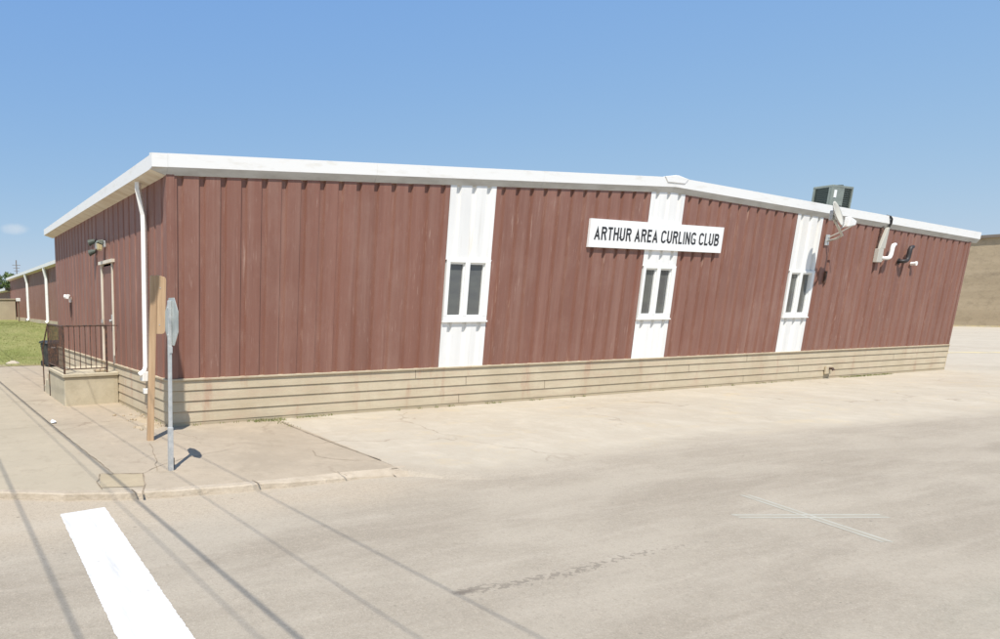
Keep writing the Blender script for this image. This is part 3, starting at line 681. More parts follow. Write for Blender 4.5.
# ------------------------------------------------------------------ grass bank beyond the sidewalk
def gz(xx, yy):
    t = min(1, max(0, (yy - 13.4) / 14.0)); t = t * t * (3 - 2 * t)
    return 0.01 + 1.07 * t + .02 * sin(xx * 2 + yy)
gr = MB()
gx = [-5.4 + 0.5 * k for k in range(21)]; gy = [13.2 + .6 * k for k in range(28)] + [30 + 3 * k for k in range(14)]
rr = random.Random(2)
wob = [rr.uniform(-.25, .25) for _ in gx]
for i in range(len(gx) - 1):
    for j in range(len(gy) - 1):
        def P_(a, b):
            yy = gy[b] + (wob[a] if b == 0 else 0); return (gx[a], yy, gz(gx[a], yy) if b else .008)
        gr.quad(P_(i, j), P_(i + 1, j), P_(i + 1, j + 1), P_(i, j + 1))
gr.build('grass_bank', M['turf'], kind='structure', smooth=True)
def blades(name, pts, hmin, hmax, w, mname, label, cat='grass'):
    mb = MB(); rr = random.Random(len(pts))
    for (a, b, c) in pts:
        t = rr.uniform(0, 2 * pi); h = rr.uniform(hmin, hmax); ww = w * rr.uniform(.6, 1.3)
        dx, dy = cos(t) * ww, sin(t) * ww; lx, ly = rr.gauss(0, h * .35), rr.gauss(0, h * .35)
        mb.quad((a - dx, b - dy, c), (a + dx, b + dy, c), (a + lx, b + ly, c + h))
    o = mb.build(name, M[mname], kind='stuff'); o['label'] = label; o['category'] = cat; return o
rr = random.Random(9); pts = []
while len(pts) < 26000:
    a = rr.uniform(-4.2, 2.5); b = 13.5 + 22 * rr.random() ** 1.4
    if b < 14.8 and rr.random() < .75: continue
    pts.append((a, b, gz(a, b) - .01))
blades('grass', pts, .02, .06, .014, 'blade', 'short mown green grass on the bank beside the far brown wall')
pts = []
def weeds(x0, x1, y0, y1, n, z=0.0):
    for _ in range(n):
        c = rr.uniform(x0, x1); pts.append((c, rr.uniform(y0, y1), z - .01))
for k in range(46):
    c = rr.choice([rr.uniform(.3, 9), rr.uniform(.3, 26)]); weeds(c - .05, c + .05, -.09, -.02, rr.randint(4, 16), .0)
weeds(1.6, 2.25, -.22, -.03, 260); weeds(20.9, 23.6, -.16, -.02, 420, .0); weeds(2.6, 3.2, -.12, -.03, 60); weeds(1.9, 2.1, -1.0, -.1, 60)
weeds(-.08, -.02, .2, 3.0, 30)
blades('weeds', pts, .02, .07, .007, 'weed', 'thin green weeds growing along the foot of the tan base', 'weeds')
# loose dirt at the corner
dm = MB(); rr = random.Random(4)
def mound(mb, cx, cy, rx, ry, h, n=22, rings=5):
    i0 = len(mb.v); mb.v.append((cx, cy, h)); mb_r = []
    off = [rr.uniform(.8, 1.15) for _ in range(n)]
    for q in range(1, rings + 1):
        t = q / rings
        for k in range(n):
            a = 2 * pi * k / n; mb.v.append((cx + rx * t * off[k] * cos(a), cy + ry * t * off[k] * sin(a), h * (1 - t * t) * rr.uniform(.75, 1.2) - (.004 if q == rings else 0)))
    for k in range(n):
        mb.f.append((i0, i0 + 1 + k, i0 + 1 + (k + 1) % n)); mb.m.append(0)
    for q in range(rings - 1):
        for k in range(n):
            a = i0 + 1 + q * n; b = a + n; mb.f.append((a + k, b + k, b + (k + 1) % n, a + (k + 1) % n)); mb.m.append(0)
mound(dm, -.34, .12, .26, .22, .035); mound(dm, -.2, .7, .14, .5, .02)
for k in range(40):
    cx, cy = rr.uniform(-.6, .0), rr.uniform(-.2, 1.6); s = rr.uniform(.008, .028); dm.box(cx - s, cx + s, cy - s * .7, cy + s * .8, -.01, s * .9)
dm.build('loose_dirt', M['dirt'], kind='structure', smooth=True)

# ------------------------------------------------------------------ landing, steps, railing
ld = thing('concrete_landing', 'grey tan concrete landing block below the side door', 'landing', (-1.22, 3.1, 0))
lo_ = MB(); lo_.prism([(0, 0), (1.09, .08), (1.2, .1), (1.2, 1.82), (0.0, 1.82)], 2, -.1, .60).build('block', M['landing'], ld, bevel=.02)
MB().prism([(-.03, -.03), (1.10, .05), (1.2, .07), (1.2, 1.84), (-0.03, 1.84)], 2, .602, .675).build('slab', M['landing'], ld, bevel=.012)
for k in range(3): MB().box(0, 1.2, 1.85 + .3 * k, 2.15 + .3 * k, -.1, .51 - .17 * k).build('step', M['landing'], ld, bevel=.012)
MB().box(.72, 1.0, .22, .42, .677, .74).build('door_mat', M['block'], ld, bevel=.02)
rl = thing('iron_railing', 'dark brown iron railing with thin pickets round the concrete landing', 'railing', (-1.2, 3.1, .675))
def bar(name, a, b, r_): return MB().tube([a, b], r_, 6).build(name, M['iron'], rl)
yb = lambda q: .03 + .07 * q
bar('top_rail', (0, yb(0), 1.0), (.95, yb(.95), 1.0), .018); bar('bottom_rail', (0, yb(0), .10), (.93, yb(.93), .10), .014)
for q in (0, .93): MB().box(q - .018, q + .018, yb(q) - .018, yb(q) + .018, .0, .99).build('post', M['iron'], rl)
for k in range(1, 8): q = .93 * k / 8; bar('picket', (q, yb(q), .11), (q, yb(q), .99), .009)
bar('top_rail', (0, .03, 1.0), (-.02, 1.80, 1.0), .018); bar('bottom_rail', (0, .03, .10), (-.02, 1.80, .10), .014)
MB().box(-.038, -.002, 1.79, 1.826, -.76, .99).build('post', M['iron'], rl)
for k in range(1, 15): q = 1.8 * k / 15; bar('picket', (-.01, q, .11), (-.01, q, .99), .009)
bar('hand_rail', (-.02, 1.82, 1.0), (-.02, 2.75, .35), .018); bar('post', (-.02, 2.7, -.76), (-.02, 2.7, .37), .016)
bar('wall_stub', (.95, yb(.95), 1.0), (1.19, .1, 1.0), .012)

# wheelie bin and bag beyond the steps
bn = thing('wheelie_bin', 'black plastic wheelie bin standing past the landing steps', 'bin', (0.13, 12.7, 0), rot=(0, 0, R(12)))
b = MB(); i = 0
b.v += [(-.2, -.24, .04), (.2, -.24, .04), (.2, .24, .04), (-.2, .24, .04), (-.27, -.32, .80), (.27, -.32, .80), (.27, .32, .80), (-.27, .32, .80)]
for f in ((3, 2, 1, 0), (4, 5, 6, 7), (0, 1, 5, 4), (1, 2, 6, 5), (2, 3, 7, 6), (3, 0, 4, 7)): b.f.append(f); b.m.append(0)
b.build('body', M['binblack'], bn, bevel=.03)
MB().prism([(-.36, .81), (-.32, .87), (0, .92), (.33, .87), (.34, .81)], 0, -.30, .30).build('lid', M['binblack'], bn, bevel=.015)
for s in (-1, 1): MB().tube([(s * .2, .27, .10), (s * .25, .27, .10)], .10, 14).build('wheel', M['rubber'], bn)
MB().tube([(-.2, .38, .80), (.2, .38, .80)], .016, 8).build('handle', M['binblack'], bn)
MB().box(-.10, .06, -.315, -.305, .66, .70).build('label_plate', M['plastic'], bn)
bag = MB(); rr = random.Random(8)
N1, N2 = 9, 14
for q in range(N1 + 1):
    ph = pi * q / N1
    for k in range(N2):
        th = 2 * pi * k / N2; r_ = (.24 + .035 * sin(3 * th + q) + rr.uniform(-.02, .02)) * sin(ph) + .004
        bag.v.append((r_ * cos(th), r_ * .8 * sin(th), .24 - .24 * cos(ph) + (.08 if q == N1 else 0)))
for q in range(N1):
    for k in range(N2): a = q * N2; bag.f.append((a + k, a + (k + 1) % N2, a + N2 + (k + 1) % N2, a + N2 + k)); bag.m.append(0)
bo = bag.build('plastic_bag', M['plastic'], smooth=True, loc=(.38, 13.3, 0.0)); tag(bo, 'lumpy white plastic bag lying beside the black bin', 'bag')
# small pale stone by the grass edge and paper litter
st = MB(); rr = random.Random(1)
mound(st, 0, 0, .28, .2, .10, 12, 4); so_ = st.build('edge_stone', M['plastic'], loc=(-1.0, 14.3, .02)); tag(so_, 'pale flat stone at the near edge of the grass', 'stone')
pp = MB(); pp.quad((-.05, -.1, .012), (.03, -.12, .03), (.06, .1, .012), (.0, .13, .04), (-.04, .08, .014)); po = pp.build('paper_scrap', M['plastic'], loc=(-1.80, 1.2, 0)); tag(po, 'small white paper scrap on the sidewalk beside the landing', 'litter')
so_.data.materials[0] = M['lot']

# ------------------------------------------------------------------ traffic sign, seen almost edge on from behind
stp = thing('traffic_sign', 'grey back of an octagonal traffic sign on a thin steel post at the kerb', 'traffic sign', (-1.01, -2.89, 0))
pm = MB(); pm.box(-.022, .022, -.022, .022, -.1, 2.14); pm.build('post', M['galv'], stp, bevel=.004)
MB().box(-.030, .030, -.030, .030, -.1, .56).build('post_sleeve', M['galv'], stp, bevel=.004)
def octa(r_): return [(r_ * cos(R(22.5 + 45 * k)), 1.885 + r_ * sin(R(22.5 + 45 * k))) for k in range(8)]
pl = MB().prism(octa(.312), 0, .026, .030).build('plate', M['signback'], stp); pl.rotation_euler = (0, 0, R(-4))
fc = MB().prism(octa(.305), 0, .0305, .0315).build('face', M['red'], stp); fc.rotation_euler = (0, 0, R(-4))
for zz in (1.72, 2.05): MB().tube([(-.028, 0, zz), (.034, 0, zz)], .012, 6).build('bolt', M['galv'], stp)
MB().box(-.015, .026, -.030, -.023, 1.50, 1.58).build('bracket', M['galv'], stp)
MB().box(.03, .045, -.02, .02, .02, .16).build('sleeve_bolt', M['black'], stp)

# wooden marker post with rounded plank
wp = thing('wooden_post', 'fresh lumber post with a short round cornered plank nailed on near the building corner', 'post', (-.66, -.97, 0), rot=(0, R(2.0), R(-8)))
MB().box(-.05, .05, -.045, .045, -.15, 2.53).build('post', M['wood'], wp, bevel=.006)
rp = [(.052, 1.66)] + [(.19 + q[0], 1.71 + q[1]) for q in [(-.05 + .05 * cos(R(a)), .05 * sin(R(a)) ) for a in (-90, -60, -30, 0)]] + [(.19 + q[0], 2.47 + q[1]) for q in [(-.05 + .05 * cos(R(a)), .05 * sin(R(a))) for a in (0, 30, 60, 90)]] + [(.052, 2.54)]
MB().prism(rp, 1, -.03, .012).build('plank', M['wood'], wp, bevel=.004)
for zz in (1.8, 2.35): MB().tube([(.10, -.036, zz), (.10, -.028, zz)], .008, 6).build('nail', M['galv'], wp)

# ------------------------------------------------------------------ lamps on left wall
def flood(y, z, sz, mlens, label, head=M['acgrey']):
    t = thing('wall_lamp', label, 'lamp', (0, y, z), 'lamps on the side wall')
    MB().box(-.05, .0, -.06, .06, -.07, .07).build('back_plate', M['galv'], t, bevel=.01)
    MB().tube([(-.04, 0, 0), (-.11, 0, .02)], .02, 8).build('arm', M['galv'], t)
    MB().prism([(-.06, .09), (-.19, .07), (-.205, .025), (-.07, -.02)], 1, -sz, sz).build('hood', head, t, bevel=.01)
    MB().prism([(-.075, -.025), (-.20, .018), (-.19, -.13), (-.085, -.15)], 1, -sz + .01, sz - .01).build('lens', mlens, t, bevel=.02)
    return t
flood(4.10, 3.44, .075, M['lampglass'], 'boxy wall lamp with yellowed lens above the side door')
t = thing('wall_lamp', 'twin headed dark floodlight fixed left of the yellowed lamp', 'lamp', (0, 4.85, 3.47), 'lamps on the side wall')
MB().box(-.04, 0, -.06, .06, -.08, .08).build('back_plate', M['galv'], t, bevel=.01)
for zz in (.10, -.13):
    hd = MB(); hd.tube([(-.04, .03, zz), (-.07, .06, zz), (-.17, .12, zz - .04)], .03, 12, r2=.075); hd.build('lamp_head', M['accoil'], t, smooth=False)
    MB().tube([(-.172, .121, zz - .041), (-.176, .123, zz - .042)], .066, 12).build('lens', M['galv'], t)
t = thing('wall_lamp', 'small pale twin spotlight on the side wall above the railing', 'lamp', (0, 8.1, 2.28), 'lamps on the side wall')
MB().box(-.06, 0, -.05, .05, -.09, .05).build('back_plate', M['trim'], t, bevel=.01)
for s in (-1, 1): MB().tube([(-.05, .03 * s, .03), (-.09, .1 * s, .08), (-.15, .16 * s, .07)], .035, 10, r2=.065).build('lamp_head', M['trim'], t, smooth=False)
MB().tube([(-.03, 0, -.09), (-.03, 0, -.5)], .012, 6).build('conduit', M['iron'], t)
t = thing('wall_lamp', 'small dark lamp sticking out past the far right corner of the hall', 'lamp', (W, .5, 3.93), 'lamps on the side wall')
MB().box(.013, .05, -.05, .05, -.06, .06).build('back_plate', M['black'], t); MB().tube([(.04, 0, .0), (.16, 0, .06), (.24, 0, .03)], .03, 8, r2=.06).build('lamp_head', M['black'], t)

# ------------------------------------------------------------------ rooftop unit
ac = thing('rooftop_unit', 'grey green rooftop condenser unit on the roof behind the right fascia', 'rooftop unit', (22.2, 1.5, 4.55))
ax_, ay_ = 1.14, .50
MB().box(.05, ax_ - .05, .05, ay_ - .05, 0, 1.10).build('core', M['accoil'], ac)
MB().box(0, ax_, 0, ay_, 1.10, 1.17).build('top_cover', M['acgrey'], ac, bevel=.012)
MB().box(0, ax_, 0, ay_, 0, .12).build('base', M['acgrey'], ac, bevel=.01)
MB().box(0, .64, 0, .045, .12, 1.10).build('service_panel', M['acgrey'], ac, bevel=.006)
for (xx, yy) in ((0, ay_ - .06), (ax_ - .06, 0), (ax_ - .06, ay_ - .06), (0, .0475)): MB().box(xx, xx + .05, yy, yy + .05, .121, 1.099).build('corner_post', M['acgrey'], ac)
for s_ in (0, 1):
    mb = MB()
    for k in range(15):
        z = .17 + .062 * k
        if s_: mb.box(.02, .048, .07, ay_ - .06, z, z + .014)
        else: mb.box(.645, ax_ - .06, .02, .048, z, z + .014)
    mb.build('grille', M['accoil'], ac)
MB().box(.10, .22, -.012, 0, .80, 1.02).build('label_plate', M['trim'], ac); MB().box(.1, .6, -.01, 0, .55, .575).build('panel_handle', M['black'], ac)
MB().tube([(ax_ / 2, ay_ / 2, 1.17), (ax_ / 2, ay_ / 2, 1.2)], .22, 20).build('fan_guard', M['accoil'], ac)

# ------------------------------------------------------------------ satellite dish at the eave
ds = thing('satellite_dish', 'pale satellite dish seen edge on at the eave beside the right white panel', 'satellite dish', (19.1, 0, 3.85))
MB().box(-.10, .06, -.03, -.004, -.16, .12).build('wall_plate', M['galv'], ds, bevel=.005)
MB().tube([(-.03, -.03, -.05), (.0, -.2, .0), (-.15, -.38, .06), (-.60, -.47, .24), (-.98, -.47, .50)], .026, 10).build('mast', M['greybox'], ds, smooth=True)
MB().tube([(.0, -.03, .05), (.05, -.3, .20), (.05, -.52, .34)], .016, 6).build('brace', M['greybox'], ds)
dm_ = MB(); NR, NA = 6, 28
def dish(mb, a, b, depth, th):
    for side_ in (0, 1):
        base = len(mb.v)
        for q in range(NR + 1):
            t = q / NR
            for k in range(NA):
                an = 2 * pi * k / NA; mb.v.append((a * t * cos(an), b * t * sin(an), depth * t * t + side_ * th))
        for q in range(NR):
            for k in range(NA):
                A_ = base + q * NA; mb.f.append((A_ + k, A_ + (k + 1) % NA, A_ + NA + (k + 1) % NA, A_ + NA + k)); mb.m.append(0)
    top_ = NR * NA; bot = (NR + 1) * NA + NR * NA
    for k in range(NA): mb.f.append((top_ + k, top_ + (k + 1) % NA, bot + (k + 1) % NA, bot + k)); mb.m.append(0)
dish(dm_, .26, .34, .07, .012)
dobj = dm_.build('reflector', M['greybox'], ds, smooth=True)
p0 = Vector((-1.02, -.54, .52)); dobj.location = p0; aim = Vector((.16, -.90, .34)).normalized()
dobj.rotation_euler = aim.to_track_quat('Z', 'Y').to_euler()
lowp = p0 + Vector((.08, -.14, -.34)); fp = Vector((-.45, -.56, .32))
MB().tube([tuple(lowp), tuple(fp)], .016, 6).build('feed_arm', M['greybox'], ds)
MB().prism([(0, 0), (.34, .05), (.36, .16), (.24, .20), (.02, .26)], 1, -.62, -.50).build('feed_housing', M['trim'], ds, bevel=.02, loc=(-.52, -.02, .24))
MB().box(-1.05, -.95, -.52, -.44, .40, .64).build('bracket', M['galv'], ds, bevel=.01)

# ------------------------------------------------------------------ meter box, vents
eb = thing('meter_box', 'grey meter box with a mast conduit running up to the fascia', 'meter box', (21.68, 0, 3.30))
MB().box(-.10, .16, -.10, 0, .0, .38).build('box', M['greybox'], eb, bevel=.012)
MB().prism([(-.02, .385), (.26, .385), (.30, .98), (.22, .98)], 1, -.08, -.005).build('conduit', M['greybox'], eb, bevel=.01)
MB().tube([(.26, -.045, .97), (.27, -.07, 1.0), (.29, -.09, 1.08), (.25, -.105, 1.2), (.20, -.085, 1.27), (.17, .0, 1.31)], .024, 8).build('cable', M['rubber'], eb, smooth=True)
MB().tube([(-.08, -.03, .0), (-.06, -.03, .45), (.02, -.03, .9), (.1, -.02, 1.0)], .02, 6).build('side_cable', M['iron'], eb)
def vent(x, z, s, m, name, label, cat):
    t = thing(name, label, cat, (x, 0, z), 'vents on the right bay')
    p = [(-.02, 0, 0), (-.02, -.08, 0), (.0, -.12, .0), (.05, -.14, .0), (.12, -.14, .02), (.17, -.14, .10), (.18, -.14, .22), (.19, -.14, .34), (.23, -.14, .41), (.30, -.14, .42)]
    MB().tube([tuple(c * s for c in q) for q in p], .055 * s, 12).build('pipe', m, t, smooth=True)
    MB().tube([(0, -.005, 0), (0, -.02, 0)], .09 * s, 14).build('wall_flange', m, t)
    return t
vent(22.02, 3.42, .92, M['trim'], 'vent_pipe', 'white S shaped vent pipe beside the meter box', 'vent pipe')
vent(22.98, 3.36, .98, M['black'], 'vent_pipe', 'black S shaped vent pipe right of the white one', 'vent pipe')
t = thing('wall_vent', 'tiny round white vent cap low right of the black pipe', 'vent cap', (23.72, 0, 3.31))
MB().tube([(0, 0, 0), (0, -.10, 0)], .05, 12).build('stub', M['trim'], t, smooth=False); MB().tube([(0, -.10, 0), (0, -.13, 0)], .065, 12).build('cap', M['trim'], t)
t = thing('hose_tap', 'small rusty pipe stub low on the tan base', 'pipe', (20.2, -.03, .30))
MB().tube([(0, .02, 0), (0, -.12, 0), (0, -.15, -.05)], .035, 8).build('pipe', M['iron'], t); MB().box(-.14, .14, -.05, .0, -.16, .07).build('cover', M['block'], t, bevel=.01)
t = thing('wall_stub', 'short dark bracket on the brown wall below the satellite dish', 'bracket', (19.28, 0, 2.85))
MB().box(-.03, .03, -.05, 0, -.16, .16).build('plate', M['iron'], t, bevel=.008)  # short dark upright box on the wall

# ------------------------------------------------------------------ long brown hall behind, along the grass
hx, hz0, hz1 = 2.6, 1.30, 4.17
fb = thing('long_metal_hall', 'long low brown metal hall with white eave along the grass bank', 'building', (hx, 10.4, 0))
gl_far = [.2 + .44 * k for k in range(90)]
mb = MB(); ribbed(mb, 0.0, 35.6, hz0, hz1, 'y', gl_far); mb.quad((0, 35.6, 0), (10, 35.6, 0), (10, 35.6, 5), (0, 35.6, hz1)); mb.build('siding', M['brown'], fb)
mb = MB(); mb.box(-.05, .02, 0, 35.6, .2, hz0 - .004); mb.build('foundation', M['block'], fb)
mb = MB(); mb.quad((-.28, 0, hz1 + .06), (-.28, 35.8, hz1 + .06), (-.28, 35.8, hz1 + .24), (-.28, 0, hz1 + .24)); mb.quad((-.28, 0, hz1 + .24), (-.28, 35.8, hz1 + .24), (.05, 35.8, hz1 + .26), (.05, 0, hz1 + .26)); mb.quad((-.28, 35.8, hz1 + .06), (-.28, 35.8, hz1 + .24), (.05, 35.8, hz1 + .26), (.05, 35.8, hz1)); mb.build('gutter', M['trim'], fb)
MB().quad((-.279, 0, hz1 + .059), (-.279, 35.8, hz1 + .059), (0, 35.8, hz1 - .003), (0, 0, hz1 - .003)).build('soffit', M['soffit'], fb)
MB().quad((.0, 0, hz1 + .26), (0, 35.8, hz1 + .26), (12, 35.8, hz1 + .9), (12, 0, hz1 + .9)).build('roof', M['roof'], fb)
for yy in (17.0, 24.8): d = downspout(fb, 0, yy, hz1 + .05, hz0 - .1, .20)
lw = thing('low_metal_wing', 'lower brown wing with white eave at the far end of the long hall', 'building', (hx, 46.2, 0))
mb = MB(); ribbed(mb, 0, 26, 1.0, 3.35, 'y', gl_far); mb.quad((0, 0, 1), (10, 0, 1), (10, 0, 3.4), (0, 0, 3.4)); mb.build('siding', M['brown'], lw)
mb = MB(); mb.quad((-.4, -.0, 3.42), (-.4, 26, 3.42), (-.4, 26, 3.62), (-.4, -.0, 3.62)); mb.quad((-.4, 0, 3.62), (-.4, 26, 3.62), (10, 26, 4), (10, 0, 4)); mb.quad((-.4, 0, 3.42), (-.4, 26, 3.42), (0, 26, 3.35), (0, 0, 3.35)); mb.build('gutter', M['trim'], lw)
sh = thing('beige_shed', 'plain beige shed against the far end of the long brown hall', 'shed', (-3.0, 42.2, 0))
MB().box(0, 5.5, 0, 3.4, .9, 2.62).build('wall', M['beige'], sh); MB().box(-.06, 5.56, -.06, 3.46, 2.621, 2.70).build('roof', M['beige'], sh, bevel=.01)
yp = thing('yard_lamp', 'thin yard post with a small white lamp box in front of the long hall', 'lamp post', (2.0, 36.3, 1.05))
MB().tube([(0, 0, 0), (0, 0, 1.42)], .045, 8).build('post', M['greywood'], yp); MB().box(-.14, .14, -.10, .10, 1.40, 1.62).build('lamp_box', M['trim'], yp, bevel=.02)

# ------------------------------------------------------------------ trees and mast beyond
def tree(x, y, h, cr, label, seed, z0=0):
    rr = random.Random(seed); t = thing('tree', label, 'tree', (x, y, z0), 'trees far beyond the low wing')
    tr = MB(); tr.tube([(0, 0, 0), (.1, 0, h * .3), (.0, .1, h * .6), (0, 0, h * .85)], .22, 8, r2=.05)
    tips = []
    for k in range(11):
        a = rr.uniform(0, 2 * pi); zz = h * rr.uniform(.35, .8); L = cr * rr.uniform(.5, .95)
        tip = (L * cos(a), L * sin(a), zz + L * rr.uniform(.2, .7)); tips.append(tip)
        tr.tube([(0, 0, zz), (tip[0] * .5, tip[1] * .5, zz + (tip[2] - zz) * .35), tip], .08, 5, r2=.02)
    tr.build('trunk', M['bark'], t)
    cw = MB()
    cl = tips + [(rr.gauss(0, cr * .4), rr.gauss(0, cr * .4), h * rr.uniform(.55, .98)) for _ in range(16)]
    for c in cl:
        s = cr * rr.uniform(.22, .42)
        for _ in range(130):
            p = Vector((rr.gauss(0, 1), rr.gauss(0, 1), rr.gauss(0, 1))).normalized() * s * rr.random() ** .4
            u = Vector((rr.gauss(0, 1), rr.gauss(0, 1), rr.gauss(0, 1))).normalized(); v = u.cross(Vector((rr.gauss(0, 1), rr.gauss(0, 1), rr.gauss(0, 1)))).normalized()
            l_ = rr.uniform(.10, .22); q = Vector(c) + p
            cw.quad(q - u * l_, q + v * l_ * .5, q + u * l_, q - v * l_ * .5)
    cw.build('crown', M['leaf'], t)
tree(4.5, 76, 5.9, 2.2, 'round green tree showing above the roof of the low wing', 3)
tree(1.2, 92, 7.2, 3.0, 'taller pale green tree at the left edge behind the low wing', 5)
tree(7.4, 82, 6.6, 1.8, 'small green tree top peeking over the long white eave', 8)
am = thing('antenna_mast', 'thin dark antenna mast rising above the far roofs', 'mast', (6.75, 75, 0))
MB().tube([(0, 0, 0), (0, 0, 7.8)], .07, 6).build('pole', M['darkcap'], am)
for k in range(3): MB().tube([(-.5 + .1 * k, 0, 7.2 - .35 * k), (.5 - .1 * k, 0, 7.2 - .35 * k)], .03, 5).build('crossbar', M['darkcap'], am)

# ------------------------------------------------------------------ big tan block building far right
fw = thing('tan_block_building', 'large flat roofed tan block building far off at the right edge', 'building', (95, -60, 0))
MB().box(0, 40, 0, 130, -.1, 8.75).build('wall', M['farwall'], fw)
MB().box(-.25, 40.2, -.2, 130.2, 8.752, 9.02).build('parapet_cap', M['darkcap'], fw)
yk = MB(); yk.box(93.9, 94.3, -30, 60, -.02, .12); yk.build('kerb', M['yellow'], kind='structure')
yl = MB(); yl.quad((36.5, 4.5, .004), (41, 2.5, .004), (41.6, 3.1, .004), (37.2, 5.2, .004)); yl.quad((45, -2.2, .006), (60, -6.2, .006), (60, -5.6, .006), (45, -1.5, .006)); yl.build('parking_line', M['yellow'], kind='structure')

# ------------------------------------------------------------------ overhead utility line (passes above the camera; its shadows cross the road)
SUN_EL, SH = R(61.3), Vector((.61, .79)).normalized()       # SH: horizontal direction the shadows point
k_ = 1 / math.tan(SUN_EL)
H = 7.9
def over(xs_, ys_, h): return (xs_ - SH.x * h * k_, ys_ - SH.y * h * k_, h)
wires = [(-3.05, -2.1, -3.09, -6.7, .011, H), (-1.88, -.47, -1.51, -7.35, .016, H), (-1.05, -4.26, -.95, -7.39, .006, H - .5), (-.36, -4.34, -.21, -6.62, .0075, H), (-2.02, -4.3, -1.91, -7.2, .006, H + .4)]
tops = {}
Yn, Yf = -48.0, 82.0
for (xa, ya, xb, yb_, r_, h) in wires:
    a, b = over(xa, ya, h), over(xb, yb_, h); s = (b[0] - a[0]) / (b[1] - a[1]) * .4
    c = MB(); n_ = 24; P_ = []
    for q in range(n_ + 1):
        yy = Yn + (Yf - Yn) * q / n_; P_.append((a[0] + s * (yy - a[1]), yy, h + .9 * ((2 * q / n_ - 1) ** 2)))
    c.tube(P_, r_, 6); o = c.build('overhead_wire', M['rubber'])
    tag(o, 'black overhead utility wire above the side street', 'wire', 'overhead wires above the side street')
for yy, lb in ((Yn, 'weathered utility pole carrying the wires behind the camera'), (Yf, 'weathered utility pole carrying the wires far up the side street')):
    t = thing('utility_pole', lb, 'utility pole', (-4.9, yy, 0))
    MB().tube([(0, 0, -.2), (0, 0, 10.9)], .17, 12, r2=.11).build('pole', M['greywood'], t)
    MB().box(-2.0, 3.0, -.06, .06, 9.9, 10.03).build('crossarm', M['greywood'], t)
# unseen body made up and hung from the wires to shade the building corner
tt = 3.3; cc = Vector((.065 - .61 * tt, -.79 * tt, .82 + 1.826 * tt))
hl = thing('shadow_caster', 'long grey lantern hung from the overhead wire', 'lantern', tuple(cc))
prof = [(-.86, .02), (-.84, .07), (-.74, .15), (-.5, .19), (-.2, .20), (.1, .19), (.4, .15), (.62, .11), (.84, .06), (.9, .02)]
lm = MB(); NA = 16
for (zz, r_) in prof:
    for k in range(NA): lm.v.append((r_ * cos(2 * pi * k / NA), r_ * sin(2 * pi * k / NA), zz))
for q in range(len(prof) - 1):
    for k in range(NA): A_ = q * NA; lm.f.append((A_ + k, A_ + (k + 1) % NA, A_ + NA + (k + 1) % NA, A_ + NA + k)); lm.m.append(0)
lm.build('housing', M['acgrey'], hl, smooth=True)
MB().tube([(0, 0, .88), (0, 0, H + 0.05 - cc.z)], .012, 6).build('hanger', M['galv'], hl)

# ------------------------------------------------------------------ world, sun, camera
wd = bpy.data.worlds.new('World'); sc.world = wd; wd.use_nodes = True
nt = wd.node_tree; bg = nt.nodes['Background']
sky = nt.nodes.new('ShaderNodeTexSky'); sky.sky_type = 'NISHITA'; sky.sun_disc = False
sky.sun_elevation = SUN_EL
sun_az = math.atan2(-SH.x, -SH.y)                            # compass angle of the sun from +Y, clockwise
sky.sun_rotation = sun_az
sky.air_density = 1.0; sky.dust_density = 0.6; sky.ozone_density = 1.6; sky.altitude = 400
# a hazy pastel summer sky: even out the steep brightening towards the horizon, channel by channel
sepc = nt.nodes.new('ShaderNodeSeparateColor'); comb = nt.nodes.new('ShaderNodeCombineColor')
nt.links.new(sky.outputs[0], sepc.inputs[0])
for ch, (g_, c_) in enumerate(((.61, 1.075), (.40, 1.77), (.06, 4.1))):
    pw = nt.nodes.new('ShaderNodeMath'); pw.operation = 'POWER'; pw.inputs[1].default_value = g_
    ml = nt.nodes.new('ShaderNodeMath'); ml.operation = 'MULTIPLY'; ml.inputs[1].default_value = c_
    nt.links.new(sepc.outputs[ch], pw.inputs[0]); nt.links.new(pw.outputs[0], ml.inputs[0]); nt.links.new(ml.outputs[0], comb.inputs[ch])
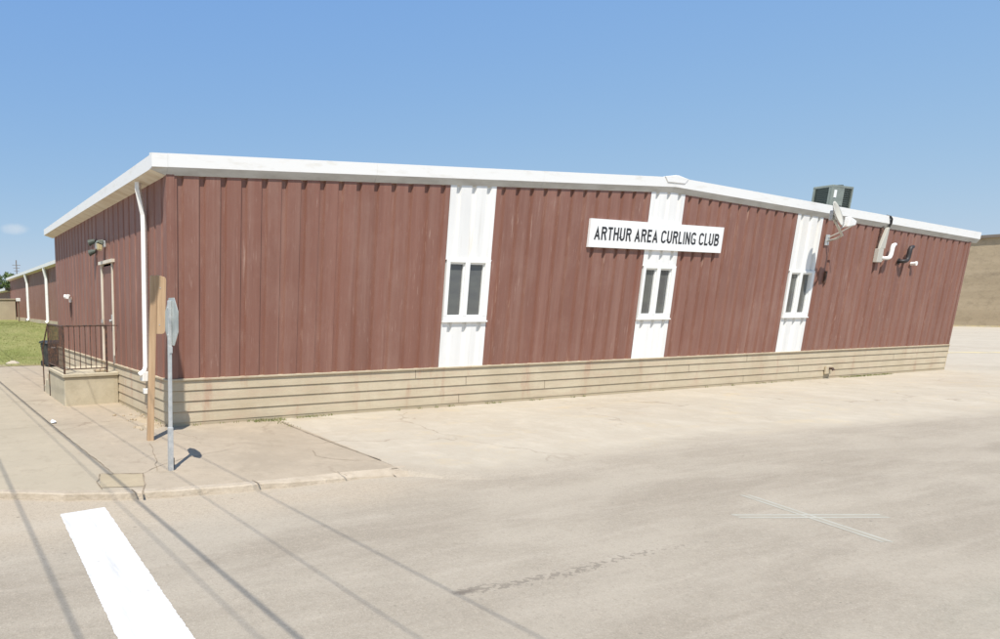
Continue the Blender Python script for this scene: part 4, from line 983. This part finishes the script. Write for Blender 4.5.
# one small faint cloud low in the north-west
tn = NT(nt, bg)
geo = nt.nodes.new('ShaderNodeTexCoord')
def dotp(vec):
    d_ = nt.nodes.new('ShaderNodeVectorMath'); d_.operation = 'DOT_PRODUCT'; d_.inputs[1].default_value = vec
    nt.links.new(geo.outputs['Generated'], d_.inputs[0]); return d_.outputs['Value']
cd = Vector((0.12188, 0.98651, 0.10931)).normalized(); cr = cd.cross(Vector((0, 0, 1))).normalized(); cu = cr.cross(cd)
wob_ = tn.noise(geo.outputs['Generated'], 45, 5, .6, 0, 1)
ex = tn.math('POWER', tn.math('MULTIPLY', dotp(cr), 42.0), 2.0); ey_ = tn.math('POWER', tn.math('MULTIPLY', tn.math('ADD', dotp(cu), .0), 120.0), 2.0)
msk = tn.rng(tn.math('ADD', tn.math('ADD', ex, ey_), tn.math('MULTIPLY', wob_, 1.6)), .5, 1.9, 1.0, 0.0)
msk = tn.math('MULTIPLY', msk, tn.rng(dotp(cd), .8, .9))
cm = tn.mix(msk, comb.outputs[0], (4.2, 4.6, 5.0), fac=.6)
nt.links.new(cm, bg.inputs[0]); bg.inputs[1].default_value = 0.14
sd = bpy.data.lights.new('sun', 'SUN'); sd.energy = 4.9; sd.angle = R(0.42); sd.color = (1, .955, .885)
so2 = bpy.data.objects.new('sun', sd); COL.objects.link(so2)
dirv = Vector((SH.x * cos(SUN_EL), SH.y * cos(SUN_EL), -sin(SUN_EL)))
so2.rotation_euler = dirv.to_track_quat('-Z', 'Y').to_euler(); so2.location = (-20, -30, 40)

cam = bpy.data.cameras.new('camera'); co = bpy.data.objects.new('camera', cam); COL.objects.link(co); sc.camera = co
cam.sensor_width = 36; cam.lens = 36 * 0.6470791; cam.shift_x = (500 - 195.9979) / 1000; cam.shift_y = (431.5358 - 319.5) / 1000
cam.clip_end = 3000
yaw, pit, rol = .385, -.1903, -.0013
F = Vector((sin(yaw) * cos(pit), cos(yaw) * cos(pit), sin(pit))); Rv = Vector((cos(yaw), -sin(yaw), 0)); U = Rv.cross(F)
Rv2 = Rv * cos(rol) + U * sin(rol); U2 = -Rv * sin(rol) + U * cos(rol)
m = Matrix((Rv2, U2, -F)).transposed().to_4x4(); m.translation = Vector((-2.8841, -8.0901, 1.5874)) * 1.3
co.matrix_world = m

sc.render.engine = 'CYCLES'
sc.view_settings.view_transform = 'Standard'; sc.view_settings.look = 'None'; sc.view_settings.gamma = 1
sc.view_settings.use_curve_mapping = False
sc.view_settings.exposure = 0.25
